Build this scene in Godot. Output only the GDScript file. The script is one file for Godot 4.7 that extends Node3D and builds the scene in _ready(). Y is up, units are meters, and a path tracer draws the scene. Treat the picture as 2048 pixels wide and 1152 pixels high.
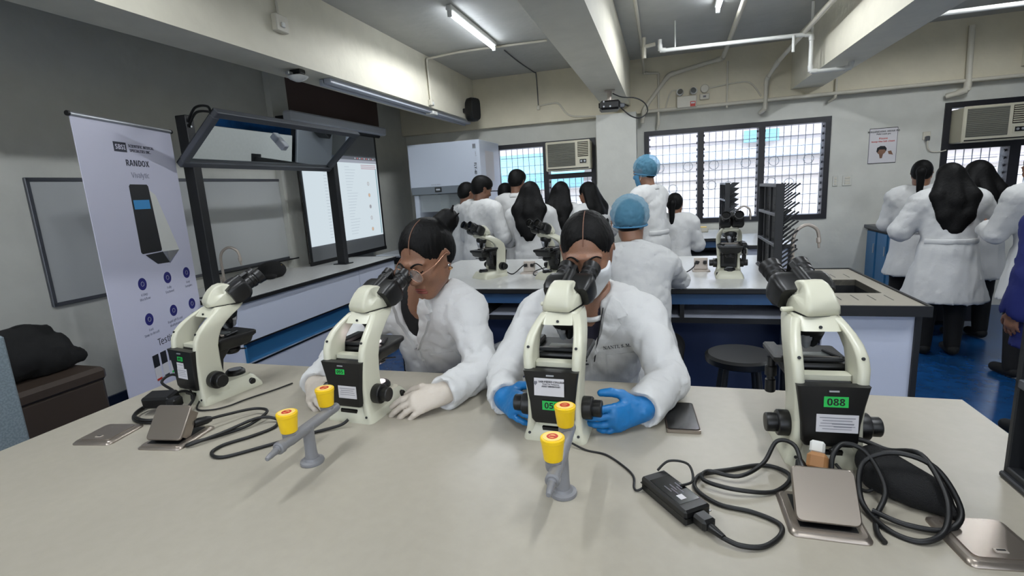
extends Node3D

func mk(key: String, col: Color, rough := 0.6, metal := 0.0, spec := 0.5) -> StandardMaterial3D:
	var m := StandardMaterial3D.new()
	m.resource_name = key
	m.albedo_color = col
	m.roughness = rough
	m.metallic = metal
	m.metallic_specular = spec
	M[key] = m
	return m

func noise_tex(freq: float, lo: Color, hi: Color, size := 256, octaves := 3, as_normal := false, seed_ := 1, kind := FastNoiseLite.TYPE_SIMPLEX) -> NoiseTexture2D:
	var n := FastNoiseLite.new()
	n.noise_type = kind
	n.seed = seed_
	n.frequency = freq
	n.fractal_octaves = octaves
	var t := NoiseTexture2D.new()
	t.width = size
	t.height = size
	t.seamless = true
	t.noise = n
	if as_normal:
		t.as_normal_map = true
		t.bump_strength = 2.0
	else:
		var g := Gradient.new()
		g.set_color(0, lo)
		g.set_color(1, hi)
		t.color_ramp = g
	return t

func tri(m: StandardMaterial3D, scale: float, world := true) -> StandardMaterial3D:
	m.uv1_triplanar = true
	m.uv1_world_triplanar = world
	m.uv1_scale = Vector3.ONE * scale
	return m

func materials() -> void:
	var grain := noise_tex(0.02, Color(0.965, 0.965, 0.965), Color(1, 1, 1), 256, 4)
	var weave := noise_tex(0.25, Color.BLACK, Color.WHITE, 256, 2, true, 5)
	var crease := noise_tex(0.011, Color.BLACK, Color.WHITE, 512, 4, true, 44)
	(crease.noise as FastNoiseLite).fractal_type = FastNoiseLite.FRACTAL_RIDGED
	crease.bump_strength = 6.0
	var orange := noise_tex(0.06, Color.BLACK, Color.WHITE, 256, 3, true, 8)
	for a in [["wall", Color(0.79, 0.79, 0.76), 0.75], ["wall_upper", Color(0.83, 0.80, 0.71), 0.7], ["ceiling", Color(0.71, 0.71, 0.69), 0.85], ["beam", Color(0.86, 0.84, 0.77), 0.7], ["conduit_paint", Color(0.80, 0.78, 0.72), 0.5]]:
		var m := tri(mk(a[0], a[1], a[2]), 0.7)
		m.albedo_texture = grain
		m.normal_enabled = true
		m.normal_texture = orange
		m.normal_scale = 0.12
	var lam := tri(mk("laminate", Color(0.65, 0.625, 0.57), 0.42), 1.3)
	lam.albedo_texture = noise_tex(0.035, Color(0.975, 0.975, 0.97), Color(1, 1, 1), 512, 5, false, 3)
	var lam2 := tri(mk("bench_top", Color(0.80, 0.80, 0.79), 0.22), 1.3)
	lam2.albedo_texture = lam.albedo_texture
	var fl := tri(mk("floor_paint", Color(0.09, 0.29, 0.50), 0.24), 0.8)
	fl.albedo_texture = noise_tex(0.02, Color(0.82, 0.82, 0.82), Color(1, 1, 1), 512, 5, false, 4)
	mk("white_panel", Color(0.74, 0.76, 0.82), 0.45)
	mk("blue_panel", Color(0.19, 0.42, 0.60), 0.4)
	mk("apron_blue", Color(0.17, 0.30, 0.45), 0.4)
	mk("navy_panel", Color(0.13, 0.19, 0.33), 0.45)
	mk("black_edge", Color(0.035, 0.035, 0.04), 0.45)
	mk("navy_frame", Color(0.055, 0.05, 0.09), 0.45)
	mk("grille_bar", Color(0.42, 0.42, 0.45), 0.5)
	mk("skirting", Color(0.10, 0.16, 0.27), 0.5)
	mk("grey_metal", Color(0.36, 0.37, 0.39), 0.4, 0.5)
	mk("dark_metal", Color(0.115, 0.12, 0.13), 0.5, 0.2)
	mk("chrome", Color(0.72, 0.72, 0.72), 0.22, 1.0)
	mk("steel", Color(0.62, 0.58, 0.54), 0.34, 0.85)
	mk("steel_pale", Color(0.70, 0.66, 0.62), 0.42, 0.35)
	mk("alu", Color(0.72, 0.73, 0.75), 0.4, 0.7)
	mk("mirror", Color(0.86, 0.88, 0.88), 0.02, 1.0)
	mk("scope_white", Color(0.77, 0.765, 0.69), 0.33)
	mk("black_plastic", Color(0.035, 0.035, 0.037), 0.4)
	mk("black_gloss", Color(0.02, 0.02, 0.022), 0.18)
	mk("rubber", Color(0.03, 0.03, 0.03), 0.75)
	mk("cord", Color(0.028, 0.028, 0.03), 0.5)
	mk("tap_grey", Color(0.47, 0.47, 0.48), 0.4)
	mk("knob_yellow", Color(0.90, 0.74, 0.06), 0.35)
	mk("knob_top", Color(0.93, 0.80, 0.45), 0.45)
	mk("red_print", Color(0.72, 0.16, 0.08), 0.5)
	mk("label_green", Color(0.10, 0.72, 0.30), 0.5)
	mk("label_dark", Color(0.02, 0.05, 0.03), 0.6)
	mk("paper", Color(0.80, 0.79, 0.80), 0.7)
	mk("paper_mauve", Color(0.72, 0.67, 0.70), 0.7)
	mk("ink", Color(0.08, 0.08, 0.10), 0.7)
	mk("ink_grey", Color(0.45, 0.45, 0.48), 0.7)
	mk("ac_cream", Color(0.80, 0.78, 0.70), 0.5)
	mk("ac_grille", Color(0.45, 0.45, 0.41), 0.6)
	mk("beige_plug", Color(0.62, 0.44, 0.27), 0.55)
	mk("white_plastic", Color(0.82, 0.82, 0.80), 0.4)
	mk("cabinet_white", Color(0.74, 0.77, 0.82), 0.35)
	mk("cabinet_grey", Color(0.43, 0.46, 0.49), 0.45)
	mk("trunking_grey", Color(0.70, 0.72, 0.76), 0.5)
	mk("brown_screen", Color(0.34, 0.27, 0.25), 0.7)
	mk("screen_cloth", Color(0.42, 0.43, 0.44), 0.7)
	mk("banner_white", Color(0.77, 0.77, 0.84), 0.45)
	mk("banner_ink", Color(0.16, 0.17, 0.23), 0.6)
	mk("banner_pale", Color(0.52, 0.53, 0.60), 0.6)
	mk("banner_blue", Color(0.10, 0.10, 0.42), 0.5)
	mk("banner_cyan", Color(0.22, 0.55, 0.78), 0.5)
	mk("banner_plum", Color(0.24, 0.14, 0.30), 0.5)
	mk("banner_teal", Color(0.42, 0.62, 0.72), 0.5)
	mk("leather_brown", Color(0.20, 0.155, 0.12), 0.6)
	mk("board_white", Color(0.70, 0.71, 0.71), 0.3)
	mk("screen_blue", Color(0.1, 0.3, 0.6), 0.3)
	mk("gold", Color(0.85, 0.62, 0.35), 0.25, 1.0)
	mk("spectacle", Color(0.80, 0.60, 0.50), 0.25, 0.8)
	mk("plaster_out", Color(0.90, 0.86, 0.83), 0.8)
	mk("plaster_rose", Color(0.80, 0.75, 0.75), 0.8)
	mk("turquoise", Color(0.46, 0.64, 0.67), 0.7)
	mk("roof_grey", Color(0.74, 0.75, 0.78), 0.8)
	mk("ground_out", Color(0.62, 0.61, 0.59), 0.9)
	mk("rubber_brown", Color(0.2, 0.17, 0.14), 0.7)
	var felt := tri(mk("felt_blue", Color(0.50, 0.545, 0.565), 0.9), 3.0)
	felt.albedo_texture = noise_tex(0.12, Color(0.78, 0.8, 0.82), Color(1, 1, 1), 256, 3, false, 12)
	var bagm := tri(mk("bag_cloth", Color(0.018, 0.018, 0.02), 0.9), 6.0)
	bagm.normal_enabled = true
	bagm.normal_texture = weave
	for a in [["coat", Color(0.775, 0.775, 0.77)], ["scrub_blue", Color(0.07, 0.11, 0.36)], ["shirt_black", Color(0.02, 0.02, 0.025)], ["trousers", Color(0.02, 0.02, 0.024)], ["shirt_plum", Color(0.10, 0.09, 0.16)], ["mask", Color(0.78, 0.79, 0.80)], ["mask_blue", Color(0.30, 0.52, 0.66)]]:
		var m := tri(mk(a[0], a[1], 0.85), 9.0)
		m.normal_enabled = true
		m.normal_texture = crease
		m.uv1_scale = Vector3.ONE * 2.6
		m.normal_scale = 0.22
	for a in [["skin", Color(0.53, 0.385, 0.30)], ["skin_dark", Color(0.46, 0.33, 0.255)]]:
		var m := tri(mk(a[0], a[1], 0.5), 10.0)
		m.subsurf_scatter_enabled = true
		m.subsurf_scatter_strength = 0.12
		m.albedo_texture = noise_tex(0.1, Color(0.88, 0.84, 0.82), Color(1, 1, 1), 256, 3, false, 21)
	mk("lips", Color(0.50, 0.25, 0.22), 0.45)
	var hair := tri(mk("hair", Color(0.017, 0.015, 0.015), 0.6), 7.0)
	hair.metallic_specular = 0.3
	hair.uv1_scale = Vector3(26, 2.5, 26)
	hair.normal_enabled = true
	hair.normal_texture = noise_tex(0.09, Color.BLACK, Color.WHITE, 256, 2, true, 31)
	hair.normal_scale = 0.6
	var glove := mk("glove_blue", Color(0.07, 0.42, 0.66), 0.42)
	glove.subsurf_scatter_enabled = true
	glove.subsurf_scatter_strength = 0.05
	mk("glove_white", Color(0.74, 0.70, 0.65), 0.5)
	var net := mk("hairnet", Color(0.40, 0.64, 0.76, 0.50), 0.7)
	net.transparency = BaseMaterial3D.TRANSPARENCY_ALPHA
	var lens := mk("lens", Color(0.9, 0.92, 0.92, 0.08), 0.04)
	lens.transparency = BaseMaterial3D.TRANSPARENCY_ALPHA
	var pane := mk("glass", Color(0.9, 0.95, 0.95, 0.10), 0.05)
	pane.transparency = BaseMaterial3D.TRANSPARENCY_ALPHA
	var water := mk("bottle_plastic", Color(0.75, 0.85, 0.86, 0.25), 0.1)
	water.transparency = BaseMaterial3D.TRANSPARENCY_ALPHA
	var tubem := mk("tube_glow", Color(0.95, 0.97, 1.0), 0.4)
	tubem.emission_enabled = true
	tubem.emission = Color(0.93, 0.96, 1.0)
	tubem.emission_energy_multiplier = TUBE_GLOW
	var led := mk("lamp_glow", Color(1, 1, 1), 0.4)
	led.emission_enabled = true
	led.emission = Color(1.0, 0.90, 0.92)
	led.emission_energy_multiplier = 2.2

const TUBE_GLOW := 20.0
const TUBE_LIGHT := 0.37
const SKY := 6.8

func _ready() -> void:
	var cam := Camera3D.new()
	cam.name = "camera"
	cam.position = Vector3(0, 1.49, 0)
	cam.rotation_degrees = Vector3(-10.8491, 16.9088, -3.3416)
	cam.fov = 59.01
	cam.near = 0.05
	cam.far = 200.0
	add_child(cam)
	cam.current = true
	var env := Environment.new()
	env.background_mode = Environment.BG_SKY
	var sky := Sky.new()
	var psm := ProceduralSkyMaterial.new()
	psm.sky_top_color = Color(0.80, 0.87, 0.98)
	psm.sky_horizon_color = Color(0.95, 0.97, 1.0)
	psm.ground_horizon_color = Color(0.86, 0.87, 0.88)
	psm.ground_bottom_color = Color(0.6, 0.6, 0.6)
	psm.sun_angle_max = 0.0
	sky.sky_material = psm
	env.sky = sky
	env.background_energy_multiplier = SKY
	env.tonemap_mode = Environment.TONE_MAPPER_LINEAR
	env.tonemap_exposure = 1.07
	env.sdfgi_enabled = true
	env.ssao_enabled = true
	env.ssil_enabled = true
	var we := WorldEnvironment.new()
	we.name = "world_environment"
	we.environment = env
	add_child(we)
	materials()
	room()
	windows()
	outside()
	tube_lights()
	near_table()
	far_bench()
	left_bench()
	back_benches()
	cabinets()
	left_wall_things()
	ceiling_pipes()
	wall_fixtures()
	microscopes()
	taps_and_plates()
	cables()
	people()

# ================================================================ the room
const CEIL := 2.88

func slab(called: String, lo: Vector3, hi: Vector3, m: String, label := "") -> MeshInstance3D:
	var s := hi - lo
	return struct(called, bx(s.x, s.y, s.z), M[m], Transform3D(Basis(), (lo + hi) / 2), label)

func room() -> void:
	slab("floor", Vector3(-3.6, -0.15, -6.75), Vector3(5.4, 0, 3.2), "floor_paint", "glossy blue painted floor of the laboratory")
	slab("ceiling", Vector3(-3.6, CEIL, -6.75), Vector3(5.4, CEIL + 0.15, 3.2), "ceiling", "grey white ceiling slab between beams")
	slab("wall_left", Vector3(-3.6, 0, -6.75), Vector3(-3.36, CEIL, 3.2), "wall", "pale grey wall behind the whiteboard")
	slab("wall_right", Vector3(5.2, 0, -6.75), Vector3(5.4, CEIL, 3.2), "wall", "pale wall on the right side")
	# wall with two windows on the side the view is taken from: daylight reaches the coats and the banner from there
	var fw := CSGBox3D.new()
	fw.size = Vector3(8.56, CEIL, 0.2)
	fw.position = Vector3(0.92, CEIL / 2, 3.1)
	fw.material = M["wall"]
	put(fw, "wall_front")
	fw.set_meta("kind", "structure")
	fw.set_meta("label", "pale wall with two windows on the side the view is taken from")
	for k in 2:
		var x0: float = [-2.6, 0.9][k]
		var hole := CSGBox3D.new()
		hole.operation = CSGShape3D.OPERATION_SUBTRACTION
		hole.size = Vector3(2.8, 1.2, 0.5)
		hole.position = Vector3(x0 + 1.4, 1.6, 3.1) - fw.position
		hole.name = "opening"
		fw.add_child(hole, true)
		var n := Node3D.new()
		put(n, "window_%d" % (k + 4))
		n.set_meta("kind", "structure")
		n.set_meta("label", "unseen window in the wall the view is taken from, number %d" % (k + 1))
		for y in [1.0, 2.15]: bar(n, "frame", Vector3(x0, y, 3.04), Vector3(x0 + 2.8, y + 0.05, 3.16), M["navy_frame"])
		for i in 4: bar(n, "mullion", Vector3(x0 + 0.91 * i, 1.05, 3.04), Vector3(x0 + 0.91 * i + 0.05, 2.15, 3.16), M["navy_frame"])
		for i in 3: bar(n, "pane", Vector3(x0 + 0.91 * i + 0.05, 1.05, 3.098), Vector3(x0 + 0.91 * i + 0.91, 2.15, 3.102), M["glass"])
	# the back wall is one wall with three window openings cut through it
	var wall := CSGBox3D.new()
	wall.size = Vector3(8.56, CEIL, 0.25)
	wall.position = Vector3(0.92, CEIL / 2, -6.625)
	wall.material = M["wall"]
	put(wall, "wall_back")
	wall.set_meta("kind", "structure")
	wall.set_meta("label", "pale grey back wall with three barred windows")
	for w in WINDOWS:
		var hole := CSGBox3D.new()
		hole.operation = CSGShape3D.OPERATION_SUBTRACTION
		hole.size = Vector3(w[1] - w[0], w[3] - w[2], 0.5)
		hole.position = Vector3((w[0] + w[1]) / 2, (w[2] + w[3]) / 2, -6.625) - wall.position
		hole.name = "opening"
		wall.add_child(hole, true)
	slab("beam_back", Vector3(-3.36, 2.285, -6.5), Vector3(5.2, CEIL, -6.4), "wall_upper", "cream beam along the top of the back wall")
	slab("beam_left", Vector3(-2.61, 2.38, -6.4), Vector3(-2.31, CEIL, 3.0), "beam", "cream concrete beam nearest the projection screen")
	slab("beam_middle", Vector3(-0.67, 2.38, -6.4), Vector3(-0.37, CEIL, 3.0), "beam", "cream concrete beam carrying the projector")
	slab("beam_right", Vector3(1.31, 2.38, -6.4), Vector3(1.61, CEIL, 3.0), "beam", "cream concrete beam right of the sprinkler pipe")
	slab("beam_far_right", Vector3(3.3, 2.38, -6.4), Vector3(3.6, CEIL, 3.0), "beam", "cream concrete beam near the right wall")
	slab("pillar_back", Vector3(-0.75, 0, -6.5), Vector3(-0.30, 2.285, -6.2), "wall", "square white pillar between the two left windows")
	slab("pillar_left", Vector3(-3.36, 0, -4.14), Vector3(-3.30, CEIL, -3.93), "wall", "shallow pilaster on the left wall beside the screen")
	slab("baseboard_left", Vector3(-3.36, 0, -2.6), Vector3(-3.34, 0.36, 3.0), "skirting", "dark blue painted wall base below the whiteboard")
	# the brown board over the projection screen
	slab("trim_1", Vector3(-3.36, 2.27, -5.74), Vector3(-3.31, 2.62, -4.15), "brown_screen", "dark brown board above the projection screen")

# ================================================================ windows: [x0, x1, y0, y1, bays]
const WINDOWS := [[-2.13, -0.80, 0.98, 2.065], [-0.22, 1.74, 0.98, 2.08], [2.76, 4.60, 1.0, 2.11]]

func bar(par: Node, called: String, lo: Vector3, hi: Vector3, m: Material) -> MeshInstance3D:
	var s := (hi - lo).abs()
	return obj(called, bx(snappedf(s.x, 0.0001), snappedf(s.y, 0.0001), snappedf(s.z, 0.0001)), m, par, Transform3D(Basis(), (lo + hi) / 2))

func torus(r: float, t: float) -> Mesh:
	var key := "o%.4f,%.4f" % [r, t]
	if not meshes.has(key):
		var m := TorusMesh.new()
		m.inner_radius = r - t
		m.outer_radius = r + t
		m.rings = 20
		m.ring_segments = 6
		meshes[key] = m
	return meshes[key]

func bay(w: Node3D, x0: float, x1: float, y0: float, y1: float, variant: int) -> void:
	# jalousie blades with their clips, and the burglar grille outside
	var n := int(round((y1 - y0) / 0.075))
	var h := (y1 - y0) / n
	var width := x1 - x0
	var blade := bx(snappedf(width - 0.016, 0.001), 0.09, 0.005)
	for i in n:
		obj("pane", blade, M["glass"], w, TR((x0 + x1) / 2, y0 + h * (i + 0.5), -6.555, 26))
		for x in [x0 + 0.008, x1 - 0.008]:
			obj("clip", bx(0.010, 0.02, 0.034, 0.003), M["navy_frame"], w, TR(x, y0 + h * (i + 0.5), -6.55, 26))
	var cols := int(round(width / 0.075))
	for i in range(1, cols):
		var x := x0 + width * i / cols
		bar(w, "grille_bar", Vector3(x - 0.0035, y0, -6.668), Vector3(x + 0.0035, y1, -6.661), M["grille_bar"])
	var rows := int(round((y1 - y0) / 0.105))
	for i in range(1, rows):
		var y := y0 + (y1 - y0) * i / rows
		bar(w, "grille_bar", Vector3(x0, y - 0.0035, -6.675), Vector3(x1, y + 0.0035, -6.668), M["grille_bar"])
	var step := (y1 - y0) / rows
	for q in [[0.18, 0.38, 0.052], [0.82, 0.62, 0.052], [0.5, 0.36, 0.052], [0.22, 0.62, 0.052]]:
		if variant == 1 and q[1] > 0.5: continue
		obj("grille_ring", torus(q[2], 0.0035), M["grille_bar"], w, TR(x0 + width * q[0], y0 + (y1 - y0) * q[1], -6.664, 90))

func windows() -> void:
	var names := ["dark framed barred window beside the white cabinet", "wide dark framed window with three bays of glass blades", "dark framed window behind the group on the right"]
	var mull := [[-1.43, 0.065], [0.415, 0.065, 1.06, 0.065], [3.38, 0.09]]
	for k in 3:
		var w = WINDOWS[k]
		var n := Node3D.new()
		put(n, "window_%d" % (k + 1))
		n.set_meta("kind", "structure")
		n.set_meta("label", names[k])
		var f := 0.055
		var m: Material = M["navy_frame"]
		bar(n, "frame", Vector3(w[0], w[3] - f, -6.64), Vector3(w[1], w[3], -6.48), m)
		bar(n, "frame", Vector3(w[0], w[2], -6.64), Vector3(w[1], w[2] + f, -6.48), m)
		bar(n, "frame", Vector3(w[0], w[2] + f, -6.64), Vector3(w[0] + f, w[3] - f, -6.48), m)
		bar(n, "frame", Vector3(w[1] - f, w[2] + f, -6.64), Vector3(w[1], w[3] - f, -6.48), m)
		for i in range(0, mull[k].size(), 2):
			var x = mull[k][i]
			var t = mull[k][i + 1] / 2
			bar(n, "mullion", Vector3(x - t, w[2] + f, -6.64), Vector3(x + t, w[3] - f, -6.48), m)
		if k == 0:
			bay(n, w[0] + f, -1.4625, w[2] + f, w[3] - f, 1)
			bar(n, "transom", Vector3(-1.3975, 1.60, -6.64), Vector3(w[1] - f, 1.66, -6.48), m)
			bay(n, -1.3975, w[1] - f, w[2] + f, 1.60, 0)
		elif k == 1:
			bay(n, w[0] + f, 0.3825, w[2] + f, w[3] - f, 0)
			bay(n, 0.4475, 1.0275, w[2] + f, w[3] - f, 0)
			bay(n, 1.0925, w[1] - f, w[2] + f, w[3] - f, 0)
		else:
			bar(n, "transom", Vector3(w[0] + f, 1.64, -6.64), Vector3(3.335, 1.70, -6.48), m)
			bay(n, w[0] + f, 3.335, w[2] + f, 1.64, 0)
			bar(n, "transom", Vector3(3.425, 1.64, -6.64), Vector3(w[1] - f, 1.70, -6.48), m)
			bay(n, 3.425, w[1] - f, w[2] + f, 1.64, 0)
			bay(n, 3.425, w[1] - f, 1.70, w[3] - f, 1)
			bar(n, "blank_panel", Vector3(w[0] + f, 1.70, -6.62), Vector3(2.83, w[3] - f, -6.56), m)

func outside() -> void:
	slab("ground_outside", Vector3(-30, -3.2, -60), Vector3(40, -3.0, 40), "ground_out", "pale concrete ground outside the windows")
	var b := thing("neighbour_building", "pale overexposed building with ledges seen through the window bars", "building", Vector3(0, -3, -13))
	obj("wall", bx(34, 6.2, 2.0), M["plaster_out"], b, T(2, 3.1, -1.0))
	obj("ledge", bx(34, 0.22, 0.5, 0.02), M["roof_grey"], b, T(2, 5.0, 0.2))
	obj("ledge", bx(34, 0.14, 0.35, 0.02), M["plaster_rose"], b, T(2, 4.55, 0.15))
	obj("ledge", bx(34, 0.30, 0.6, 0.02), M["plaster_rose"], b, T(2, 6.1, 0.2))
	obj("parapet", bx(34, 0.5, 0.3, 0.02), M["plaster_rose"], b, T(2, 5.55, 0.05))
	var a := thing("awning", "turquoise roller awning outside the window beside the white cabinet", "awning", Vector3(-3.15, 1.72, -12.0))
	obj("canopy", prism([Vector2(-0.5, 0), Vector2(0.6, 0.55), Vector2(0.6, 0.62), Vector2(-0.5, 0.1)], 2.9), M["turquoise"], a, TR(0, 0, 0, 0, 90))
	obj("valance", bx(2.9, 0.3, 0.03), M["turquoise"], a, T(0, -0.1, 0.5))
	var c := thing("signboard", "turquoise board on the building outside, seen through the widest window", "signboard", Vector3(2.05, 2.35, -12.65))
	obj("board", bx(0.7, 0.26, 0.08, 0.01), M["turquoise"], c)
	obj("bracket", bx(0.1, 0.1, 0.16), M["grey_metal"], c, T(0, 0.1, -0.06))

func tube_lights() -> void:
	var k := 0
	var where := ["between the left and middle beams", "above the sprinkler pipe", "in the bay near the right wall"]
	for z in [-4.40, -1.0, 1.9]:
		for i in 3:
			var x = [-1.54, 0.42, 2.45][i]
			var zz: float = z + (0.17 if i == 1 and z < -4 else 0.0)
			var n := thing("tube_light", "glowing fluorescent tube on the ceiling %s" % where[i] if z < -4 else "%s ceiling tube %s" % ["unseen first row" if z < 0 else "unseen rear row", where[i]], "light", Vector3(x, CEIL, zz))
			obj("batten", bx(0.05, 0.04, 1.10, 0.006), M["white_plastic"], n, T(0, -0.02, 0))
			obj("tube", cyl(0.014, 1.04, 12), M["tube_glow"], n, TR(0, -0.062, 0, 90))
			for s in [-0.53, 0.53]: obj("lamp_holder", bx(0.034, 0.06, 0.022, 0.004), M["white_plastic"], n, T(0, -0.055, s))
			for s in [-0.39, -0.13, 0.13, 0.39]:
				var l := SpotLight3D.new()
				l.name = "tube_lamp"
				l.spot_angle = 88.0
				l.spot_angle_attenuation = 0.25
				l.rotation.x = -PI / 2
				l.light_color = Color(0.96, 0.98, 1.0)
				l.light_energy = TUBE_LIGHT
				l.light_size = 0.02
				l.spot_range = 14.0
				l.spot_attenuation = 2.0
				l.shadow_enabled = true
				n.add_child(l, true)
				l.position = Vector3(0, -0.085, s)
			k += 1
# ================================================================ benches and cabinets
func worktop(par: Node, lo: Vector3, hi: Vector3, m: String) -> void:
	# laminate face on a black-edged core; y of hi is the top
	var s := hi - lo
	obj("worktop_core", bx(s.x, s.y - 0.004, s.z, 0.004), M["black_edge"], par, Transform3D(Basis(), (lo + hi) / 2 - Vector3(0, 0.002, 0)))
	obj("worktop", bx(s.x - 0.006, 0.004, s.z - 0.006), M[m], par, Transform3D(Basis(), Vector3((lo.x + hi.x) / 2, hi.y - 0.002, (lo.z + hi.z) / 2)))

func near_table() -> void:
	var t := thing("laboratory_table", "large cream topped laboratory table in front carrying four microscopes", "table", Vector3(-0.46, 0, -0.85))
	worktop(t, Vector3(-1.2, 0.866, -0.64), Vector3(1.193, 0.9, 0.65), "laminate")
	for s in [-1.0, 1.0]:
		bar(t, "apron", Vector3(-1.12, 0.78, 0.30 * s - 0.015), Vector3(1.12, 0.866, 0.30 * s + 0.015), M["navy_panel"])
		for x in [-1.08, 1.08]: bar(t, "leg", Vector3(x - 0.025, 0, 0.34 * s - 0.025), Vector3(x + 0.025, 0.866, 0.34 * s + 0.025), M["black_edge"])
	bar(t, "centre_panel", Vector3(-1.12, 0.1, -0.012), Vector3(1.12, 0.866, 0.012), M["white_panel"])

func far_bench() -> void:
	var t := thing("island_bench", "white topped island bench with blue apron behind the seated women", "bench", Vector3(0, 0, -3.57))
	worktop(t, Vector3(-1.75, 0.866, -0.65), Vector3(0.70, 0.9, 0.64), "bench_top")
	for s in [1.0, -1.0]:
		bar(t, "apron", Vector3(-1.70, 0.80, 0.585 * s), Vector3(0.68, 0.866, 0.605 * s), M["apron_blue"])
		bar(t, "shelf_board", Vector3(-1.70, 0.70, 0.25 * s), Vector3(0.68, 0.722, 0.60 * s), M["white_panel"])
		bar(t, "shelf_edge", Vector3(-1.70, 0.692, 0.60 * s), Vector3(0.68, 0.722, 0.606 * s), M["black_edge"])
		for x in [-1.69, -1.08, -0.5, 0.1, 0.67]:
			bar(t, "shelf_divider", Vector3(x - 0.012, 0.722, 0.25 * s), Vector3(x + 0.012, 0.80, 0.60 * s), M["black_edge"])
		bar(t, "back_panel", Vector3(-1.70, 0.08, 0.235 * s), Vector3(0.68, 0.866, 0.255 * s), M["navy_panel"])
		for x in [-1.68, 0.66]: bar(t, "leg", Vector3(x - 0.03, 0, 0.57 * s - 0.03), Vector3(x + 0.03, 0.80, 0.57 * s + 0.03), M["black_edge"])
	# sink unit across the right end
	var u := thing("sink_unit", "white panelled sink unit with black rimmed top at the end of the island bench", "sink unit", Vector3(0.91, 0, -3.04))
	var x0 := -0.2
	var x1 := 0.18
	var z0 := -0.51
	var z1 := 0.505
	var hx0 := -0.13
	var hx1 := 0.11
	var hz0 := -0.16
	var hz1 := 0.21
	for q in [[x0, hx0, z0, z1], [hx1, x1, z0, z1], [hx0, hx1, z0, hz0], [hx0, hx1, hz1, z1]]:
		bar(u, "worktop", Vector3(q[0], 0.862, q[2]), Vector3(q[1], 0.896, q[3]), M["laminate"])
	bar(u, "rim", Vector3(x0, 0.855, z1), Vector3(x1 + 0.012, 0.902, z1 + 0.012), M["black_edge"])
	bar(u, "rim", Vector3(x0, 0.855, z0 - 0.012), Vector3(x1 + 0.012, 0.902, z0), M["black_edge"])
	bar(u, "rim", Vector3(x1, 0.855, z0), Vector3(x1 + 0.012, 0.902, z1), M["black_edge"])
	bar(u, "basin_side", Vector3(hx0 - 0.008, 0.62, hz0), Vector3(hx0, 0.893, hz1), M["dark_metal"])
	bar(u, "basin_side", Vector3(hx1, 0.62, hz0), Vector3(hx1 + 0.008, 0.893, hz1), M["dark_metal"])
	bar(u, "basin_side", Vector3(hx0, 0.62, hz0 - 0.008), Vector3(hx1, 0.893, hz0), M["dark_metal"])
	bar(u, "basin_side", Vector3(hx0, 0.62, hz1), Vector3(hx1, 0.893, hz1 + 0.008), M["dark_metal"])
	bar(u, "basin_floor", Vector3(hx0, 0.61, hz0), Vector3(hx1, 0.62, hz1), M["dark_metal"])
	for i in 4:
		var x := hx0 + 0.02 + i * 0.07
		bar(u, "drain_groove", Vector3(x - 0.002, 0.8962, hz1 + 0.05), Vector3(x + 0.002, 0.8966, hz1 + 0.16), M["black_edge"])
		if i > 1: bar(u, "drain_groove", Vector3(x - 0.002, 0.8962, hz0 - 0.17), Vector3(x + 0.002, 0.8966, hz0 - 0.06), M["black_edge"])
	bar(u, "front_panel", Vector3(x0, 0.09, z1 - 0.09), Vector3(x1 - 0.015, 0.86, z1 - 0.07), M["white_panel"])
	bar(u, "back_panel", Vector3(x0, 0.09, z0 + 0.05), Vector3(x1 - 0.015, 0.86, z0 + 0.07), M["white_panel"])
	bar(u, "side_panel", Vector3(x1 - 0.03, 0.09, z0 + 0.07), Vector3(x1 - 0.015, 0.86, z1 - 0.09), M["white_panel"])
	for s in [z0 + 0.06, z1 - 0.075]: bar(u, "leg", Vector3(x1 - 0.018, 0, s - 0.03), Vector3(x1 + 0.004, 0.858, s + 0.02), M["black_edge"])

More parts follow.
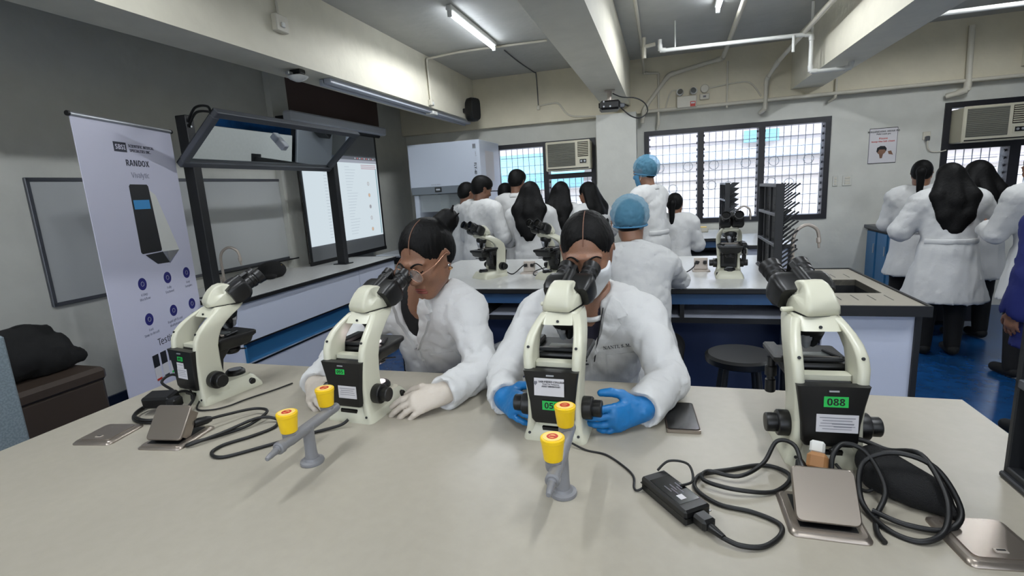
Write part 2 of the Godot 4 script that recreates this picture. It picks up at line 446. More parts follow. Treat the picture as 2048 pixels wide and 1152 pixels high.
func left_bench() -> void:
	var t := thing("wall_bench", "long white panelled bench along the left wall with a blue open shelf", "bench", Vector3(-3.0, 0, -3.6))
	worktop(t, Vector3(-0.36, 0.866, -1.02), Vector3(0.38, 0.9, 1.05), "bench_top")
	for q in [[-1.0, -0.38], [-0.375, 1.02]]:
		bar(t, "front_panel", Vector3(0.33, 0.595, q[0]), Vector3(0.35, 0.862, q[1]), M["white_panel"])
		bar(t, "lower_panel", Vector3(0.33, 0.09, q[0]), Vector3(0.35, 0.452, q[1]), M["white_panel"])
	bar(t, "shelf_back", Vector3(0.28, 0.452, -0.98), Vector3(0.29, 0.595, 1.0), M["blue_panel"])
	bar(t, "shelf_floor", Vector3(0.10, 0.440, -0.98), Vector3(0.352, 0.452, 1.0), M["blue_panel"])
	bar(t, "shelf_roof", Vector3(0.10, 0.595, -0.98), Vector3(0.33, 0.605, 1.0), M["blue_panel"])
	for z in [-0.99, 1.01]: bar(t, "shelf_end", Vector3(0.09, 0.44, z - 0.01), Vector3(0.35, 0.605, z + 0.01), M["blue_panel"])
	bar(t, "shelf_lip", Vector3(0.35, 0.440, -1.0), Vector3(0.356, 0.452, 1.02), M["black_edge"])
	bar(t, "shelf_lip", Vector3(0.35, 0.590, -1.0), Vector3(0.356, 0.600, 1.02), M["black_edge"])
	bar(t, "plinth", Vector3(0.28, 0, -1.0), Vector3(0.30, 0.09, 1.02), M["black_edge"])
	for z in [-1.01, 1.03]: bar(t, "end_panel", Vector3(-0.35, 0, z - 0.01), Vector3(0.35, 0.866, z + 0.01), M["white_panel"])
	# small steel framed desk past the bench
	var d := thing("desk", "small grey metal framed desk past the end of the wall bench", "desk", Vector3(-2.58, 0, -5.0))
	obj("desk_top", bx(0.66, 0.03, 0.6, 0.006), M["alu"], d, T(0, 0.885, 0))
	bar(d, "apron", Vector3(-0.31, 0.80, 0.25), Vector3(0.31, 0.868, 0.28), M["dark_metal"])
	for x in [-0.29, 0.29]:
		for z in [-0.26, 0.26]: bar(d, "leg", Vector3(x - 0.03, 0, z - 0.03), Vector3(x + 0.03, 0.868, z + 0.03), M["dark_metal"])

func back_benches() -> void:
	var t := thing("window_bench", "white topped bench with blue apron below the widest window", "bench", Vector3(0.3, 0, -5.95))
	worktop(t, Vector3(-0.45, 0.866, -0.54), Vector3(0.40, 0.9, 0.45), "bench_top")
	bar(t, "apron", Vector3(-0.43, 0.80, 0.40), Vector3(0.38, 0.862, 0.42), M["apron_blue"])
	bar(t, "shelf_board", Vector3(-0.43, 0.70, 0.05), Vector3(0.38, 0.722, 0.42), M["grey_metal"])
	bar(t, "back_panel", Vector3(-0.43, 0.08, 0.03), Vector3(0.38, 0.862, 0.05), M["black_edge"])
	for x in [-0.42, 0.37]: bar(t, "leg", Vector3(x - 0.025, 0, 0.36), Vector3(x + 0.025, 0.80, 0.41), M["black_edge"])
	var u := thing("sink_unit", "white sink unit at the end of the bench below the widest window", "sink unit", Vector3(0.87, 0, -5.4))
	worktop(u, Vector3(-0.16, 0.862, -0.45), Vector3(0.22, 0.9, 0.55), "bench_top")
	bar(u, "front_panel", Vector3(-0.15, 0.09, 0.47), Vector3(0.17, 0.858, 0.49), M["white_panel"])
	bar(u, "side_panel", Vector3(0.15, 0.09, -0.4), Vector3(0.17, 0.858, 0.47), M["white_panel"])
	bar(u, "leg", Vector3(0.17, 0, 0.46), Vector3(0.20, 0.858, 0.50), M["black_edge"])
	var r := thing("cupboard_bench", "bench with blue cupboard doors beside the group on the right", "bench", Vector3(2.45, 0, -6.03))
	obj("worktop", bx(0.68, 0.035, 0.92, 0.004), M["grey_metal"], r, T(0.005, 0.8825, 0))
	bar(r, "carcass", Vector3(-0.30, 0.05, -0.44), Vector3(0.32, 0.865, 0.44), M["navy_frame"])
	for k in 3:
		var z := -0.40 + k * 0.285
		var dr := bar(r, "door", Vector3(-0.318, 0.10, z), Vector3(-0.30, 0.84, z + 0.235), M["blue_panel"])
		obj("handle", bx(0.012, 0.1, 0.012, 0.003), M["alu"], dr, T(-0.014, 0.2, 0.09))

func cabinets() -> void:
	# biosafety cabinet standing before the back wall
	var c := thing("safety_cabinet", "tall white biosafety cabinet with grey sash band in the far left corner", "cabinet", Vector3(-2.44, 0, -5.6))
	obj("hood", prism([Vector2(0, 1.585), Vector2(0, 2.075), Vector2(-0.72, 2.075), Vector2(-0.72, 1.50), Vector2(-0.02, 1.50)], 0.90, 0.006), M["cabinet_white"], c, TR(0, 0, 0, 0, -90))
	obj("sash_band", bx(0.86, 0.088, 0.03, 0.004), M["cabinet_grey"], c, T(-0.005, 1.54, -0.005))
	obj("control_plate", bx(0.085, 0.055, 0.006, 0.002), M["black_gloss"], c, T(-0.09, 1.546, 0.013))
	obj("display", bx(0.05, 0.02, 0.004), M["alu"], c, T(-0.09, 1.548, 0.017))
	for s in [-1.0, 1.0]: obj("side_wall", bx(0.06, 0.56, 0.68, 0.004), M["cabinet_white"], c, T(0.40 * s, 1.21, -0.37))
	obj("back_wall", bx(0.8, 0.6, 0.02), M["cabinet_grey"], c, T(0, 1.2, -0.66))
	obj("work_surface", bx(0.86, 0.05, 0.66, 0.006), M["steel"], c, T(0, 0.93, -0.36))
	obj("sash_glass", bx(0.74, 0.2, 0.006), M["glass"], c, T(0, 1.39, -0.06))
	obj("stand", bx(0.86, 0.06, 0.66, 0.006), M["cabinet_white"], c, T(0, 0.875, -0.36))
	for s in [-0.40, 0.40]:
		for z in [-0.08, -0.64]: obj("leg", bx(0.05, 0.845, 0.05, 0.004), M["cabinet_white"], c, T(s, 0.4225, z))
	var x := 0.385
	for i in 3: obj("emblem_bar", bx(0.007, 0.05, 0.003), M["ink"], c, T(x - 0.012 + 0.013 * i, 2.005, 0.002))
	obj("lettering", words("FLY-40", 0.042), M["ink"], c, TR(x + 0.004, 1.76, 0.002, 0, 0, -90))
	obj("lettering", words("class II", 0.018, false), M["ink_grey"], c, TR(x + 0.016, 1.92, 0.002, 0, 0, -90))
	obj("lettering", words("clean air cabinet", 0.016, false), M["ink_grey"], c, T(-0.12, 1.606, 0.002))
	# the box with a paper on the right side face
	obj("notice", bx(0.002, 0.34, 0.3), M["paper"], c, T(0.452, 1.79, -0.33))
# ================================================================ left wall
func left_wall_things() -> void:
	var b := thing("whiteboard", "wide whiteboard with a thin metal frame on the left wall", "whiteboard", Vector3(-3.36, 0, -3.0))
	obj("board", bx(0.012, 0.70, 2.0), M["board_white"], b, T(0.012, 1.35, 0))
	for y in [0.995, 1.70]: obj("frame", bx(0.022, 0.022, 2.04, 0.003), M["grey_metal"], b, T(0.013, y, 0))
	for z in [-1.01, 1.01]: obj("frame", bx(0.022, 0.72, 0.022, 0.003), M["grey_metal"], b, T(0.013, 1.35, z))
	obj("pen_tray", bx(0.06, 0.012, 0.9, 0.003), M["dark_metal"], b, T(0.035, 0.982, -0.56))
	obj("tray_bracket", bx(0.05, 0.16, 0.012, 0.003), M["dark_metal"], b, T(0.03, 1.06, -1.03))
	# roll-up banner: local x runs along the banner, z towards the room
	var d := Vector3(-2.91 + 2.67, 0, -2.54 + 1.82)
	var w := d.length()
	var yaw := atan2(-d.z, d.x)
	var n := thing("banner", "tall white roll-up banner with a black device and blue icons", "banner", Vector3(-2.79, 0, -2.18), yaw)
	obj("sheet", bx(w, 1.88, 0.004), M["banner_white"], n, T(0, 1.02, 0))
	obj("top_rail", cyl(0.011, w + 0.012, 10, 0.002), M["alu"], n, TR(0, 1.963, 0, 0, 0, 90))
	for s in [-1.0, 1.0]: obj("end_cap", cyl(0.013, 0.012, 10, 0.002), M["black_plastic"], n, TR(s * (w / 2 + 0.008), 1.963, 0, 0, 0, 90))
	obj("base", bx(w + 0.06, 0.08, 0.16, 0.02), M["alu"], n, T(0, 0.04, -0.02))
	for s in [-0.3, 0.3]: obj("foot", bx(0.03, 0.02, 0.36, 0.005), M["alu"], n, T(s, 0.01, 0))
	obj("pole", cyl(0.011, 1.9, 8), M["alu"], n, T(0, 1.02, -0.05))
	var e := 0.0028
	var say := func(s: String, x: float, y: float, size: float, m: String, bold := false) -> void:
		obj("lettering", words(s, size, bold), M[m], n, T(x, y, e))
	var print_box := func(called: String, x: float, y: float, sx: float, sy: float, m: String, dz := 0.0) -> void:
		obj(called, bx(sx, sy, 0.001), M[m], n, T(x, y, e + dz))
	print_box.call("logo", -0.085, 1.835, 0.094, 0.05, "banner_ink")
	obj("logo_lettering", words("SBSI", 0.036), M["banner_white"], n, T(-0.085, 1.835, e + 0.001))
	say.call("SCIENTIFIC MEDICAL", 0.085, 1.846, 0.021, "banner_ink", true)
	say.call("SPECIALTIES INC.", 0.072, 1.822, 0.021, "banner_ink", true)
	say.call("RANDOX", 0.03, 1.755, 0.046, "banner_ink", true)
	say.call("Vivalytic", 0.035, 1.69, 0.04, "banner_pale")
	# the device printed on the sheet
	obj("device_print", prism([Vector2(-0.075, 1.63), Vector2(-0.065, 1.64), Vector2(0.07, 1.64), Vector2(0.08, 1.63), Vector2(0.098, 1.27), Vector2(0.09, 1.26), Vector2(-0.07, 1.26), Vector2(-0.08, 1.27)], 0.001), M["black_plastic"], n, T(0, 0, e))
	print_box.call("device_print", 0.0, 1.53, 0.13, 0.05, "banner_cyan", 0.001)
	obj("device_print", prism([Vector2(0.082, 1.61), Vector2(0.13, 1.58), Vector2(0.26, 1.25), Vector2(0.15, 1.19), Vector2(0.1, 1.26)], 0.001), M["white_plastic"], n, T(0, 0, e))
	obj("device_print", prism([Vector2(-0.05, 1.252), Vector2(0.1, 1.255), Vector2(0.15, 1.185), Vector2(0.04, 1.19)], 0.001), M["dark_metal"], n, T(0, 0, e))
	obj("device_print", prism([Vector2(0.1, 1.255), Vector2(0.26, 1.25), Vector2(0.15, 1.18)], 0.001), M["banner_pale"], n, T(0, 0, e))
	var icon := ["4 Step", "Fully", "Easy", "Fast", "Rapid qPCR and", "Low"]
	var icon2 := ["Workflow", "Enclosed", "Samples", "Time to Result", "Multiplexing", "Upkeep"]
	for i in 6:
		var x: float = [-0.12, 0.10, 0.29][i % 3]
		var y: float = [1.10, 0.90][i / 3]
		obj("icon_disc", cyl(0.034, 0.001, 20), M["banner_blue"], n, TR(x, y, e, 90))
		obj("icon_mark", torus(0.012, 0.002), M["banner_pale"], n, TR(x, y, e + 0.0005, 90))
		say.call(icon[i], x, y - 0.058, 0.02, "banner_pale")
		say.call(icon2[i], x, y - 0.083, 0.02, "banner_pale")
	say.call("Testing Menu", 0.08, 0.755, 0.056, "banner_ink")
	var colors := ["red_print", "banner_ink", "label_green", "banner_pale", "label_green", "banner_ink", "banner_pale"]
	for i in 7:
		var x := -0.13 + 0.068 * i
		print_box.call("cartridge_print", x, 0.66, 0.05, 0.07, "black_plastic")
		print_box.call("cartridge_print", x, 0.585, 0.05, 0.08, "paper")
		print_box.call("cartridge_print", x, 0.553, 0.042, 0.012, colors[i], 0.001)
	say.call("Upcoming Tests", 0.02, 0.46, 0.05, "banner_ink")
	var lines := ["Oncology Panel", "Fungal Sepsis Panel", "Sepsis Panel", "Pharmacogenomics Panel", "Gastrointestinal & Bacterial Menu", "Viral RTI & Respiratory Panel"]
	for i in 6:
		say.call("•  " + lines[i], -0.03 + 0.004 * lines[i].length() - 0.12, 0.395 - 0.032 * i, 0.026, "banner_ink", true)
	obj("corner_print", prism([Vector2(-0.37, 0.09), Vector2(0.37, 0.09), Vector2(0.37, 0.17), Vector2(0.15, 0.2), Vector2(-0.1, 0.15)], 0.001), M["banner_teal"], n, T(0, 0, e))
	obj("corner_print", cyl(0.06, 0.001, 20), M["banner_plum"], n, TR(0.12, 0.2, e + 0.001, 90))
	# angled demonstration mirror on two dark posts
	var f := thing("mirror_stand", "tilted demonstration mirror in a grey frame on two dark posts", "mirror", Vector3(-2.9, 0.9, -3.4))
	for q in [[0.75, 1.17], [-0.72, 1.02]]:
		obj("post", bx(0.085, q[1], 0.06, 0.004), M["dark_metal"], f, T(0, q[1] / 2, q[0]))
		obj("base_plate", bx(0.14, 0.008, 0.12, 0.002), M["dark_metal"], f, T(0, 0.004, q[0]))
	obj("screw", cyl(0.006, 0.006, 8), M["alu"], f, TR(0.045, 1.1, 0.75, 0, 0, 90))
	var top := Vector3(0.37, 1.155, 0)
	var low := Vector3(0.02, 0.865, 0)
	var mid := (top + low) / 2
	var up := (top - low).normalized()
	var nrm := Vector3(up.y, -up.x, 0)
	var bs := Basis(Vector3(0, 0, -1), up, nrm)
	if bs.determinant() < 0: bs = Basis(Vector3(0, 0, 1), up, nrm)
	var len := top.distance_to(low)
	var z0 := -0.63
	var z1 := 0.87
	var zc := (z0 + z1) / 2
	var wide := z1 - z0
	var place := func(x: float, y: float, dz: float) -> Transform3D: return Transform3D(bs, mid + Vector3(0, 0, zc) + bs.x * x + up * y + nrm * dz)
	obj("mirror_pane", bx(wide - 0.06, len - 0.06, 0.006), M["mirror"], f, place.call(0, 0, 0.0))
	obj("backing", bx(wide, len, 0.012, 0.002), M["dark_metal"], f, place.call(0, 0, -0.012))
	for s in [-1.0, 1.0]:
		obj("frame", bx(wide, 0.045, 0.04, 0.004), M["grey_metal"], f, place.call(0, s * (len / 2 - 0.02), 0.005))
		obj("frame", bx(0.045, len - 0.085, 0.04, 0.004), M["grey_metal"], f, place.call(s * (wide / 2 - 0.022), 0, 0.005))
	for k in 2: obj("strap", tube([Vector3(0.03, 1.12 - 0.03 * k, 0.76), Vector3(0.13, 1.2 - 0.03 * k, 0.78), Vector3(0.27, 1.19 - 0.03 * k, 0.82), Vector3(0.33, 1.13, 0.86)], 0.008, 6, 6), M["black_plastic"], f)
	obj("hinge_bracket", bx(0.05, 0.05, 0.08, 0.005), M["alu"], f, place.call(-0.07, 0.04, 0.03))
	# projection screen
	var s := thing("projection_screen", "pulled down projection screen showing a bright web page", "screen", Vector3(-3.12, 0, -4.66))
	obj("housing", bx(0.10, 0.09, 1.60, 0.015), M["trunking_grey"], s, T(0, 2.235, -0.02))
	obj("roller", cyl(0.022, 1.5, 12), M["black_plastic"], s, TR(-0.02, 2.185, 0, 90))
	for z in [-0.7, 0.7]: obj("bracket", bx(0.16, 0.03, 0.03, 0.004), M["dark_metal"], s, T(-0.1, 2.24, z))
	obj("cloth", bx(0.004, 1.26, 1.35), M["screen_cloth"], s, T(-0.03, 1.545, 0))
	for z in [-0.665, 0.665]: obj("border", bx(0.005, 1.28, 0.03), M["black_edge"], s, T(-0.029, 1.54, z))
	obj("border", bx(0.02, 0.04, 1.37, 0.004), M["black_edge"], s, T(-0.03, 0.915, 0))
	var page := MeshInstance3D.new()
	var q := QuadMesh.new()
	q.size = Vector2(1.29, 0.86)
	page.mesh = q
	page.material_override = page_material()
	page.transform = TR(-0.026, 1.505, 0, 0, 90)
	put(page, "screen_image", s)
	var l := AreaLight3D.new()
	l.name = "screen_lamp"
	l.area_size = Vector2(1.29, 0.86)
	l.light_color = Color(0.86, 0.93, 1.0)
	l.light_energy = 0.35
	l.area_range = 12.0
	l.area_attenuation = 2.0
	l.shadow_enabled = true
	s.add_child(l)
	l.transform = TR(-0.02, 1.505, 0, 0, 90)
	# box with a black bag, and the felt divider at the left edge
	var k := thing("ottoman_box", "dark brown leather box seat on the floor by the left wall", "box", Vector3(-2.83, 0, -1.34))
	obj("body", bx(0.46, 0.72, 0.70, 0.02), M["leather_brown"], k, T(0, 0.36, 0))
	obj("lid", bx(0.475, 0.07, 0.715, 0.018), M["leather_brown"], k, T(0, 0.735, 0))
	var bf := Field.new(Vector3(-0.3, -0.02, -0.5), Vector3(0.3, 0.45, 0.4), 0.014)
	bf.cone(Vector3(0.02, 0.10, 0.22), Vector3(0.02, 0.09, -0.24), 0.11, 0.09, 0.05)
	bf.cone(Vector3(0.0, 0.17, 0.2), Vector3(-0.01, 0.175, -0.16), 0.06, 0.06, 0.06)
	bf.cone(Vector3(0.0, 0.205, -0.18), Vector3(0.0, 0.195, -0.25), 0.030, 0.028, 0.03)
	bf.cone(Vector3(0.04, 0.05, -0.20), Vector3(0.05, 0.045, -0.33), 0.06, 0.035, 0.04)
	bf.cut_plane(Vector3.ZERO, Vector3.DOWN)
	var bag := thing("backpack", "slumped black cloth bag lying on the brown box seat", "bag", Vector3(-2.82, 0.772, -1.36))
	var nz := FastNoiseLite.new()
	nz.seed = 4
	nz.frequency = 7.0
	obj("body", skin([bf], func(p: Vector3, _n: Vector3) -> float: return nz.get_noise_3dv(p) * 0.016), M["bag_cloth"], bag)
	obj("handle", tube([Vector3(0.0, 0.22, -0.10), Vector3(0.0, 0.235, -0.14), Vector3(0.0, 0.23, -0.19), Vector3(0.0, 0.20, -0.23)], 0.009, 5, 6), M["bag_cloth"], bag)
	var dv := thing("divider_panel", "pale blue felt divider panel at the left edge", "divider", Vector3(-2.2, 0, -0.66))
	obj("felt_panel", bx(0.035, 1.07, 0.94, 0.008), M["felt_blue"], dv, T(0, 0.565, 0))
	for z in [-0.4, 0.4]: obj("foot", bx(0.3, 0.03, 0.05, 0.006), M["grey_metal"], dv, T(0, 0.015, z))
	# on the wall bench
	var bt := thing("water_bottle", "clear plastic bottle standing at the foot of the mirror post", "bottle", Vector3(-2.96, 0.9, -4.22))
	obj("body", lathe([[0.026, 0], [0.032, 0.006], [0.032, 0.10], [0.030, 0.105], [0.032, 0.11], [0.032, 0.145], [0.013, 0.185], [0.013, 0.2]], 18), M["bottle_plastic"], bt)
	obj("cap", cyl(0.015, 0.018, 14, 0.002), M["white_plastic"], bt, T(0, 0.207, 0))
	obj("wrapper", lathe([[0.0325, 0.05], [0.0325, 0.095]], 18), M["banner_teal"], bt)
	var cp := Field.new(Vector3(-0.2, -0.01, -0.2), Vector3(0.2, 0.16, 0.2), 0.008)
	cp.ball(Vector3(0, 0.055, 0), Vector3(0.11, 0.075, 0.13), Basis(), 0.02)
	cp.cone(Vector3(-0.04, 0.02, 0.11), Vector3(0.05, 0.02, 0.13), 0.035, 0.03, 0.03, Vector3.UP, 2.0)
	cp.cut_plane(Vector3(0, 0.0, 0), Vector3.DOWN)
	var cap := thing("cap", "black cloth cap with a yellow tag lying on the wall bench", "cap", Vector3(-3.10, 0.9, -3.42), 0.4)
	obj("crown", skin([cp]), M["bag_cloth"], cap)
	obj("tag", bx(0.035, 0.03, 0.003), M["knob_yellow"], cap, TR(0.085, 0.085, 0.03, -20, 60))
	faucet(Vector3(-3.27, 0.9, -3.10), 0.35, "gooseneck faucet on the wall bench below the whiteboard")
	var mon := thing("monitor_box", "small black box with a blue lit panel and a pink note on the grey desk", "monitor", Vector3(-2.50, 0.9, -5.02), 0.5)
	obj("case", bx(0.17, 0.15, 0.16, 0.01), M["black_plastic"], mon, T(0, 0.075, 0))
	obj("blue_panel", bx(0.11, 0.06, 0.003), M["screen_blue"], mon, T(0, 0.11, 0.081))
	obj("pink_note", bx(0.10, 0.05, 0.003), M["paper_mauve"], mon, T(0, 0.05, 0.081))
	# beam fittings on the left
	var tr := thing("cable_trunking", "grey cable trunking under the left beam", "trunking", Vector3(-2.38, 2.38, -4.9))
	obj("duct", bx(0.06, 0.035, 2.9, 0.004), M["trunking_grey"], tr, T(0, -0.0175, 0))
	obj("duct", bx(0.03, 0.045, 2.9, 0.004), M["trunking_grey"], tr, T(-0.055, -0.025, 0))
	obj("joint_box", bx(0.09, 0.04, 0.12, 0.004), M["white_plastic"], tr, T(0.0, -0.03, -0.35))
	var dl := thing("dome_lamp", "small dark fitting with a pale dish under the left beam", "lamp", Vector3(-2.40, 2.38, -3.15))
	obj("mount", bx(0.09, 0.03, 0.06, 0.006), M["black_plastic"], dl, T(0, -0.015, 0))
	obj("dish", lathe([[0.02, -0.075], [0.055, -0.06], [0.07, -0.045], [0.03, -0.03]], 18), M["white_plastic"], dl)
	obj("clip", bx(0.03, 0.02, 0.05, 0.004), M["alu"], dl, T(-0.02, -0.03, 0.06))
	for i in 2:
		var z: float = [-2.90, -5.06][i]
		var bxx := thing("switch_box", ["square switch box on the left beam nearest the view", "small outlet box low on the left beam near the speaker"][i], "box", Vector3(-2.31, [2.59, 2.42][i], z))
		obj("box_body", bx(0.04, 0.10 if i == 0 else 0.06, 0.11 if i == 0 else 0.06, 0.005), M["conduit_paint"], bxx, T(0.02, 0, 0))
		obj("button", bx(0.012, 0.03, 0.03, 0.004), M["white_plastic"], bxx, T(0.044, -0.01, 0))
		obj("conduit", cyl(0.008, 0.24 if i == 0 else 0.40, 8), M["conduit_paint"], bxx, T(0.012, 0.17 if i == 0 else 0.225, 0))
	var sp := thing("loudspeaker", "black loudspeaker on a bracket at the far end of the left beam", "speaker", Vector3(-2.31, 2.46, -6.0))
	obj("cabinet", loft(speaker_rings()), M["black_plastic"], sp, TR(0.12, 0, 0, 0, 60))
	obj("grille", loft(speaker_rings(0.9, 0.068, 0.075)), M["rubber"], sp, TR(0.12, 0, 0, 0, 60))
	obj("bracket", bx(0.07, 0.05, 0.04, 0.006), M["black_plastic"], sp, T(0.035, 0, -0.01))

func speaker_rings(scale := 1.0, z0 := -0.06, z1 := 0.07) -> Array:
	var rings := []
	for q in [[0.82, z0], [1.0, lerpf(z0, z1, 0.25)], [1.0, lerpf(z0, z1, 0.75)], [0.88, z1]]:
		var ring := PackedVector3Array()
		for j in 24:
			var t := TAU * j / 24
			var cx := signf(cos(t)) * pow(absf(cos(t)), 0.45) * 0.075
			var cy := signf(sin(t)) * pow(absf(sin(t)), 0.45) * 0.135
			ring.append(Vector3(cx * q[0] * scale, cy * q[0] * scale, q[1]))
		rings.append(ring)
	return rings

func faucet(at: Vector3, turn: float, label: String) -> void:
	var f := thing("faucet", label, "faucet", at, turn, "")
	obj("flange", lathe([[0.03, 0], [0.03, 0.008], [0.018, 0.02], [0.012, 0.03]], 16), M["steel_pale"], f)
	obj("spout", tube([Vector3(0, 0.02, 0), Vector3(0, 0.12, 0), Vector3(0, 0.2, 0), Vector3(0.02, 0.255, 0), Vector3(0.075, 0.285, 0), Vector3(0.13, 0.255, 0), Vector3(0.145, 0.20, 0)], 0.010, 5, 10), M["steel_pale"], f)
	obj("nozzle", lathe([[0.006, 0], [0.008, 0.03], [0.013, 0.035], [0.013, 0.06], [0.010, 0.065]], 12), M["steel_pale"], f, TR(0.147, 0.14, 0, 0, 0, 4))
	obj("valve", cyl(0.011, 0.05, 12, 0.003), M["steel_pale"], f, TR(0.0, 0.05, 0.03, 90))
	obj("lever", bx(0.012, 0.012, 0.06, 0.004), M["steel_pale"], f, T(0, 0.062, 0.06))

func page_material() -> StandardMaterial3D:
	var im := Image.create(640, 428, false, Image.FORMAT_RGB8)
	im.fill(Color(0.86, 0.91, 0.94))
	im.fill_rect(Rect2i(0, 0, 640, 16), Color(0.36, 0.37, 0.40))
	im.fill_rect(Rect2i(0, 16, 640, 16), Color(0.62, 0.64, 0.69))
	for i in 9: im.fill_rect(Rect2i(430 + i * 22, 4, 10, 7), Color(0.75, 0.35, 0.33) if i % 2 else Color(0.72, 0.73, 0.76))
	for i in 24:
		im.fill_rect(Rect2i(150, 52 + i * 15, 24, 3), Color(0.74, 0.79, 0.83))
		im.fill_rect(Rect2i(182, 52 + i * 15, 30 + (i * 37) % 70, 3), Color(0.77, 0.82, 0.86))
		im.fill_rect(Rect2i(330, 52 + i * 15, 40 + (i * 53) % 60, 3), Color(0.77, 0.82, 0.86))
	for i in 3: im.fill_rect(Rect2i(480, 40 + i * 9, 150, 4), Color(0.74, 0.62, 0.66))
	for i in 5:
		for y in range(-11, 12):
			for x in range(-11, 12):
				var r := x * x + y * y
				if r < 121: im.set_pixel(535 + x, 140 + i * 62 + y, Color(0.72, 0.70, 0.68) if r > 70 else ([Color(0.8, 0.83, 0.86), Color(0.86, 0.72, 0.6), Color(0.6, 0.62, 0.66)][i % 3]))
	im.fill_rect(Rect2i(622, 60, 8, 360), Color(0.45, 0.62, 0.66))
	im.fill_rect(Rect2i(8, 44, 8, 14), Color(0.25, 0.2, 0.22))
	var m := StandardMaterial3D.new()
	m.resource_name = "screen_page"
	m.albedo_color = Color(0.05, 0.05, 0.05)
	m.roughness = 0.8
	m.emission_enabled = true
	m.emission_texture = ImageTexture.create_from_image(im)
	m.emission = Color.WHITE
	m.emission_operator = BaseMaterial3D.EMISSION_OP_MULTIPLY
	m.emission_energy_multiplier = 0.78
	return m
# ================================================================ pipes, projector and wall fittings
func pipe(called: String, label: String, pts: Array, r: float, m := "conduit_paint", group := "", extra := []) -> Node3D:
	# straight runs with elbow fittings at the corners
	var p := thing(called, label, "pipe", pts[0], 0.0, group)
	for i in pts.size() - 1:
		var a: Vector3 = pts[i] - pts[0]
		var b: Vector3 = pts[i + 1] - pts[0]
		obj("run", cyl(r, snappedf(a.distance_to(b), 0.001), 12), M[m], p, along((a + b) / 2, b - a))
		if i > 0:
			var back: Vector3 = (pts[i - 1] - pts[i]).normalized()
			obj("elbow", tube([a + back * r * 3, a + (back + (b - a).normalized()) * r * 0.5, a + (b - a).normalized() * r * 3], r * 1.25, 4, 10), M[m], p)
	for e in extra:
		obj(e[0], cyl(e[2], snappedf(e[1].distance_to(e[3]), 0.001), 10), M[m], p, along((e[1] + e[3]) / 2 - pts[0], e[3] - e[1]))
	return p

